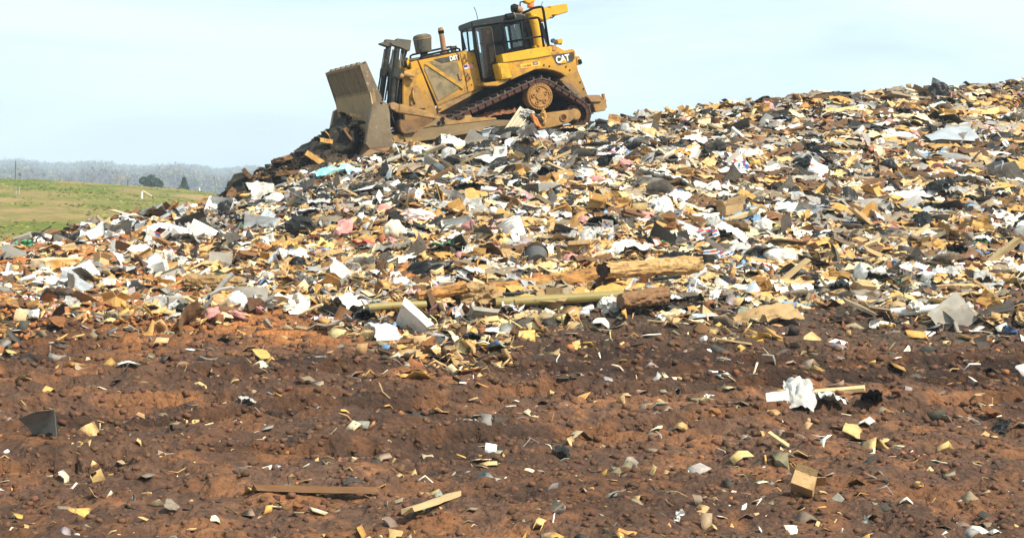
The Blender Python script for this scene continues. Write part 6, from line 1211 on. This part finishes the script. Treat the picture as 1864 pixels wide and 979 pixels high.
def litter(name, NL, seed, box, label, front=False):
    g = np.random.default_rng(seed)
    if front: px = g.uniform(-60, 1960, NL); py = 560 + 430 * g.random(NL) ** 1.5
    else:
        px = np.where(g.random(NL) < .70, g.uniform(-60, 1200, NL), g.uniform(1180, 1950, NL)); cr = np.interp(px, CP, CPY); py = cr - 2 + (582 + 230 * np.maximum(-.02, vnoise(px * .008, px * 0 + .5, 3) - .36) * g.random(NL) ** 1.5 - cr) * g.random(NL)
    # invert the terrain along each line of sight by bisection on depth
    yc = np.interp(px, CP, CYC); lo = np.full(NL, 9.0); hi = yc + .8
    for _ in range(22):
        mid = (lo + hi) / 2; zz = HC + (PY0 - py) * mid / F; under = Hs((px - PX0) * mid / F, mid, False) > zz; hi = np.where(under, mid, hi); lo = np.where(under, lo, mid)
    y = (lo + hi) / 2 + g.normal(0, .08, NL); x = (px - PX0) * y / F; z = Hs(x, y)
    zid = np.full(NL, 1); d = py - np.interp(px, CP, CPY)
    zid[d < 75 + g.normal(0, 20, NL)] = 0; zid[py > 452 + g.normal(0, 16, NL)] = 3; zid[(px < 330 + g.normal(0, 50, NL))] = 2; zid[px > 1190] = 4
    if front: zid[:] = 5
    ci_ = np.zeros(NL, int)
    for k in range(6):
        mk_ = zid == k
        if mk_.any(): ci_[mk_] = g.choice(len(PK), mk_.sum(), p=ZW[k])
    # colours gather in patches: redraw some from a neighbourhood field
    pf = vnoise(x * 1.7, y * 1.7, 200); ptc = np.array([PK.index(n) for n in ('white', 'old', 'tan', 'dark', 'pine', 'ochre', 'grey', 'wet')])[np.minimum(7, (pf * 8).astype(int))]
    sw = (g.random(NL) < .30) & (zid != 5); ci_ = np.where(sw, ptc, ci_)
    col = PC[ci_] * g.uniform(.66, 1.25, (NL, 1)) * (1 + g.normal(0, .05, (NL, 3)))
    kind = g.random(NL); clod = np.isin(ci_, [PK.index('clay'), PK.index('clayd')])
    L_ = np.where(kind < .24, g.uniform(.08, .34, NL), .05 + .30 * g.random(NL) ** 1.5); Wd = np.where(kind < .24, g.uniform(.010, .035, NL), L_ * g.uniform(.45, .95, NL)); T_ = np.where(kind < .24, g.uniform(.006, .02, NL), g.uniform(.004, .014, NL))
    L_ = np.where(clod, g.uniform(.03, .10, NL) if not front else .02 + .10 * g.random(NL) ** 3, L_); Wd = np.where(clod, L_ * .8, Wd); T_ = np.where(clod, L_ * .6, T_)
    if front: s = np.clip(y / 26, .45, 1); L_ *= s; Wd *= s; T_ *= s
    yaw = np.where(g.random(NL) < .6, g.normal(0, .45, NL) + np.pi * (g.random(NL) < .5), g.uniform(0, 2 * np.pi, NL)); pit = g.normal(.0, .30, NL); rol = g.normal(.15, .42, NL); up_ = (g.random(NL) < .07) & ~clod; pit = np.where(up_, g.uniform(.5, 1.2, NL), pit)
    ca, sa = np.cos(yaw), np.sin(yaw); cp, sp_ = np.cos(pit), np.sin(pit); cr_, sr = np.cos(rol), np.sin(rol)
    ex = np.stack([ca * cp, sa * cp, sp_], -1); ey = np.stack([-sa * cr_ - ca * sp_ * sr, ca * cr_ - sa * sp_ * sr, cp * sr], -1); ez = np.cross(ex, ey)
    c = np.stack([x, y, z + .25 * L_ * np.abs(sp_) + T_ * .4 + (g.uniform(0, .03, NL) if not front else g.uniform(-.4, .1, NL) * T_ - .01)], -1)
    bend = g.normal(0, .22, NL) * L_ * ~clod
    V = np.empty((NL, 12, 3)); i = 0
    for k, t in enumerate((-.5, 0, .5)):
        for a, b in ((-.5, -.5), (.5, -.5), (.5, .5), (-.5, .5)):
            j = g.uniform(.6, 1.15, NL) ; V[:, i] = c + ex * (L_ * t * g.uniform(.85, 1.1, NL))[:, None] + ey * (Wd * a * j)[:, None] + ez * (T_ * b + (bend if k == 1 else 0) * 1.0 + (T_ * .0))[:, None]; i += 1
    fq = [(3, 2, 1, 0), (8, 9, 10, 11)]
    for s_ in (0, 4):
        for k in range(4): fq.append((s_ + k, s_ + (k + 1) % 4, s_ + 4 + (k + 1) % 4, s_ + 4 + k))
    fq = np.array(fq); Fc = (fq[None] + (np.arange(NL) * 12)[:, None, None]).reshape(-1, 4)
    o = mesh_obj(name, V.reshape(-1, 3), Fc, MATS.get('litter') or vmat('litter', .8, .15, 40, 22, .28), col=np.repeat(np.clip(col, 0.005, .85), 12, 0)); tag(o, label, 'litter', kind='stuff')
litter('litter', NL, 5, None, 'dense layer of wood chips, paper shreds and splinters over the whole slope')
litter('gravel', 26000, 6, None, 'clay crumbs and small chips scattered over the bare ground in front', True)

# torn film, sheets and cloth lying draped over everything, too many to tell apart
def shreds(name, NL, seed, label, dense):
    g = np.random.default_rng(seed); px = np.where(g.random(NL) < .70, g.uniform(-60, 1200, NL), g.uniform(1180, 1950, NL)); cr = np.interp(px, CP, CPY); py = cr + 4 + (575 - cr) * g.random(NL)
    yc = np.interp(px, CP, CYC); lo = np.full(NL, 9.0); hi = yc + .6
    for _ in range(22):
        mid = (lo + hi) / 2; under = Hs((px - PX0) * mid / F, mid, False) > HC + (PY0 - py) * mid / F; hi = np.where(under, mid, hi); lo = np.where(under, lo, mid)
    y = (lo + hi) / 2; x = (px - PX0) * y / F; n = 7; u = np.linspace(-.5, .5, n); U, Vv = np.meshgrid(u, u); U = U.ravel(); Vv = Vv.ravel(); m = n * n
    L_ = (.18 + .62 * g.random(NL) ** 1.7)[:, None]; Wd = L_ * g.uniform(.25, .7, (NL, 1)); ya = np.where(g.random(NL) < .65, g.normal(0, .5, NL), g.uniform(0, 6.28, NL))[:, None]
    s1 = g.uniform(0, 400, (NL, 1)); eu = U[None] + .45 * (vnoise(Vv[None] * 3.5 + s1, U[None] * 2 + s1, 7) - .5); ev = Vv[None] + .5 * (vnoise(U[None] * 3.5 + s1, Vv[None] * 2 - s1, 8) - .5)
    lx = eu * L_; ly = ev * Wd; wx = x[:, None] + lx * np.cos(ya) - ly * np.sin(ya); wy = y[:, None] + lx * np.sin(ya) + ly * np.cos(ya)
    cr_ = (1 - 3.2 * np.abs(vnoise(eu * 4 + s1, ev * 3 + s1, 9) - .5)) * .20 + (1 - 3 * np.abs(vnoise(eu * 9 + s1, ev * 6 - s1, 10) - .5)) * .08
    wz = Hs(wx.ravel(), wy.ravel()).reshape(NL, m) + .02 + np.maximum(-.02, cr_ * L_ * .8) + g.uniform(0, .05, (NL, 1))
    zid = np.full(NL, 1); d = py - cr; zid[d < 75 + g.normal(0, 20, NL)] = 0; zid[py > 452] = 3; zid[px < 330 + g.normal(0, 50, NL)] = 2; zid[px > 1190] = 4
    kp = np.ones(NL, bool)
    for a_, b_, w_, h_ in KEEP: kp &= ~((np.abs(px - a_) < w_ + 5) & (py - b_ > -h_ - 2) & (py - b_ < h_ + 9))
    kp &= ~((px < 300) & (py > 450) & (g.random(NL) < .5)); wz[~kp] -= .5
    keys = ['white', 'cream', 'grey', 'black', 'dark', 'tan', 'ochre', 'wet', 'steel', 'pink', 'blue', 'red', 'old', 'clay']; pp = {0: (1, 1, 4, 5, 5, 1, 1, 2, 1, .2, .1, .2, 3, 0), 1: (2.2, 2.2, 1.5, 2.0, 1.6, 3, 2.4, 3.8, .6, .5, .25, .35, 2.4, 0), 2: (1.3, 1.7, 1.3, 1.2, 1.4, 3, 3, 2.4, .5, .3, .1, .3, 2, 12), 3: (1.6, 2.6, .9, 1.5, 1.1, 4.2, 4.8, 4, .5, .3, .2, .3, 2, .5), 4: (1.8, 2.0, 1.8, 2.2, 1.9, 3, 2.4, 3.6, .6, .35, .25, .35, 2.6, 0)}
    col = np.zeros((NL, 3))
    for k, w_ in pp.items():
        mk_ = zid == k; w_ = np.array(w_, float); col[mk_] = np.array([PAL[q] for q in keys])[g.choice(len(keys), mk_.sum(), p=w_ / w_.sum())]
    col *= g.uniform(.7, 1.2, (NL, 1)); col = np.repeat(col, m, 0) * (.86 + .28 * vnoise((eu * 5 + s1).ravel(), (ev * 5).ravel(), 12))[:, None]
    idx = np.arange(m).reshape(n, n); q = np.stack([idx[:-1, :-1], idx[:-1, 1:], idx[1:, 1:], idx[1:, :-1]], -1).reshape(-1, 4); Fc = (q[None] + (np.arange(NL) * m)[:, None, None]).reshape(-1, 4)
    tag(mesh_obj(name, np.stack([wx.ravel(), wy.ravel(), wz.ravel()], -1), Fc, vmat('torn sheeting', .55, .3, 25, 12, .25), col=np.clip(col, .005, .85)), label, 'litter', kind='stuff')
shreds('litter', 9000, 15, 'torn film, paper and cloth draped over the slope', 1)
# dark crumbs and scraps on the soil heap
g = np.random.default_rng(31); NH = 5200; a = g.integers(3, HEAP[0].shape[0] - 14, NH); b = g.integers(2, HEAP[0].shape[1] - 2, NH); P0 = np.stack([HEAP[0][a, b], HEAP[1][a, b], HEAP[2][a, b]], -1) + g.normal(0, .03, (NH, 3))
s_ = (.03 + .13 * g.random(NH) ** 3)[:, None]; d = g.normal(size=(NH, 4, 3)); d /= np.linalg.norm(d, axis=2)[:, :, None]
V = P0[:, None] + d * s_[:, :, None] * np.array([1.3, 1, .8]) + np.array([0, 0, .02]); T4 = np.array([(0, 1, 2, 2), (0, 3, 1, 1), (1, 3, 2, 2), (2, 3, 0, 0)])
T3 = T4[:, :3]; hc = np.array([(.02, .015, .010), (.035, .024, .014), (.07, .045, .022), (.16, .085, .035), (.30, .22, .13), (.012, .012, .012)])[g.choice(6, NH, p=[.34, .26, .16, .11, .04, .09])]
tag(mesh_obj('soil_crumbs', V.reshape(-1, 3), (T3[None] + (np.arange(NH) * 4)[:, None, None]).reshape(-1, 3), MATS['litter'], col=np.repeat(hc, 4, 0)), 'black soil crumbs and splinters covering the dark heap', 'soil', kind='stuff')
for o in list(COL.objects):
    if o.parent is None and o.type in ('MESH', 'EMPTY') and 'kind' not in o: o['kind'] = 'thing'
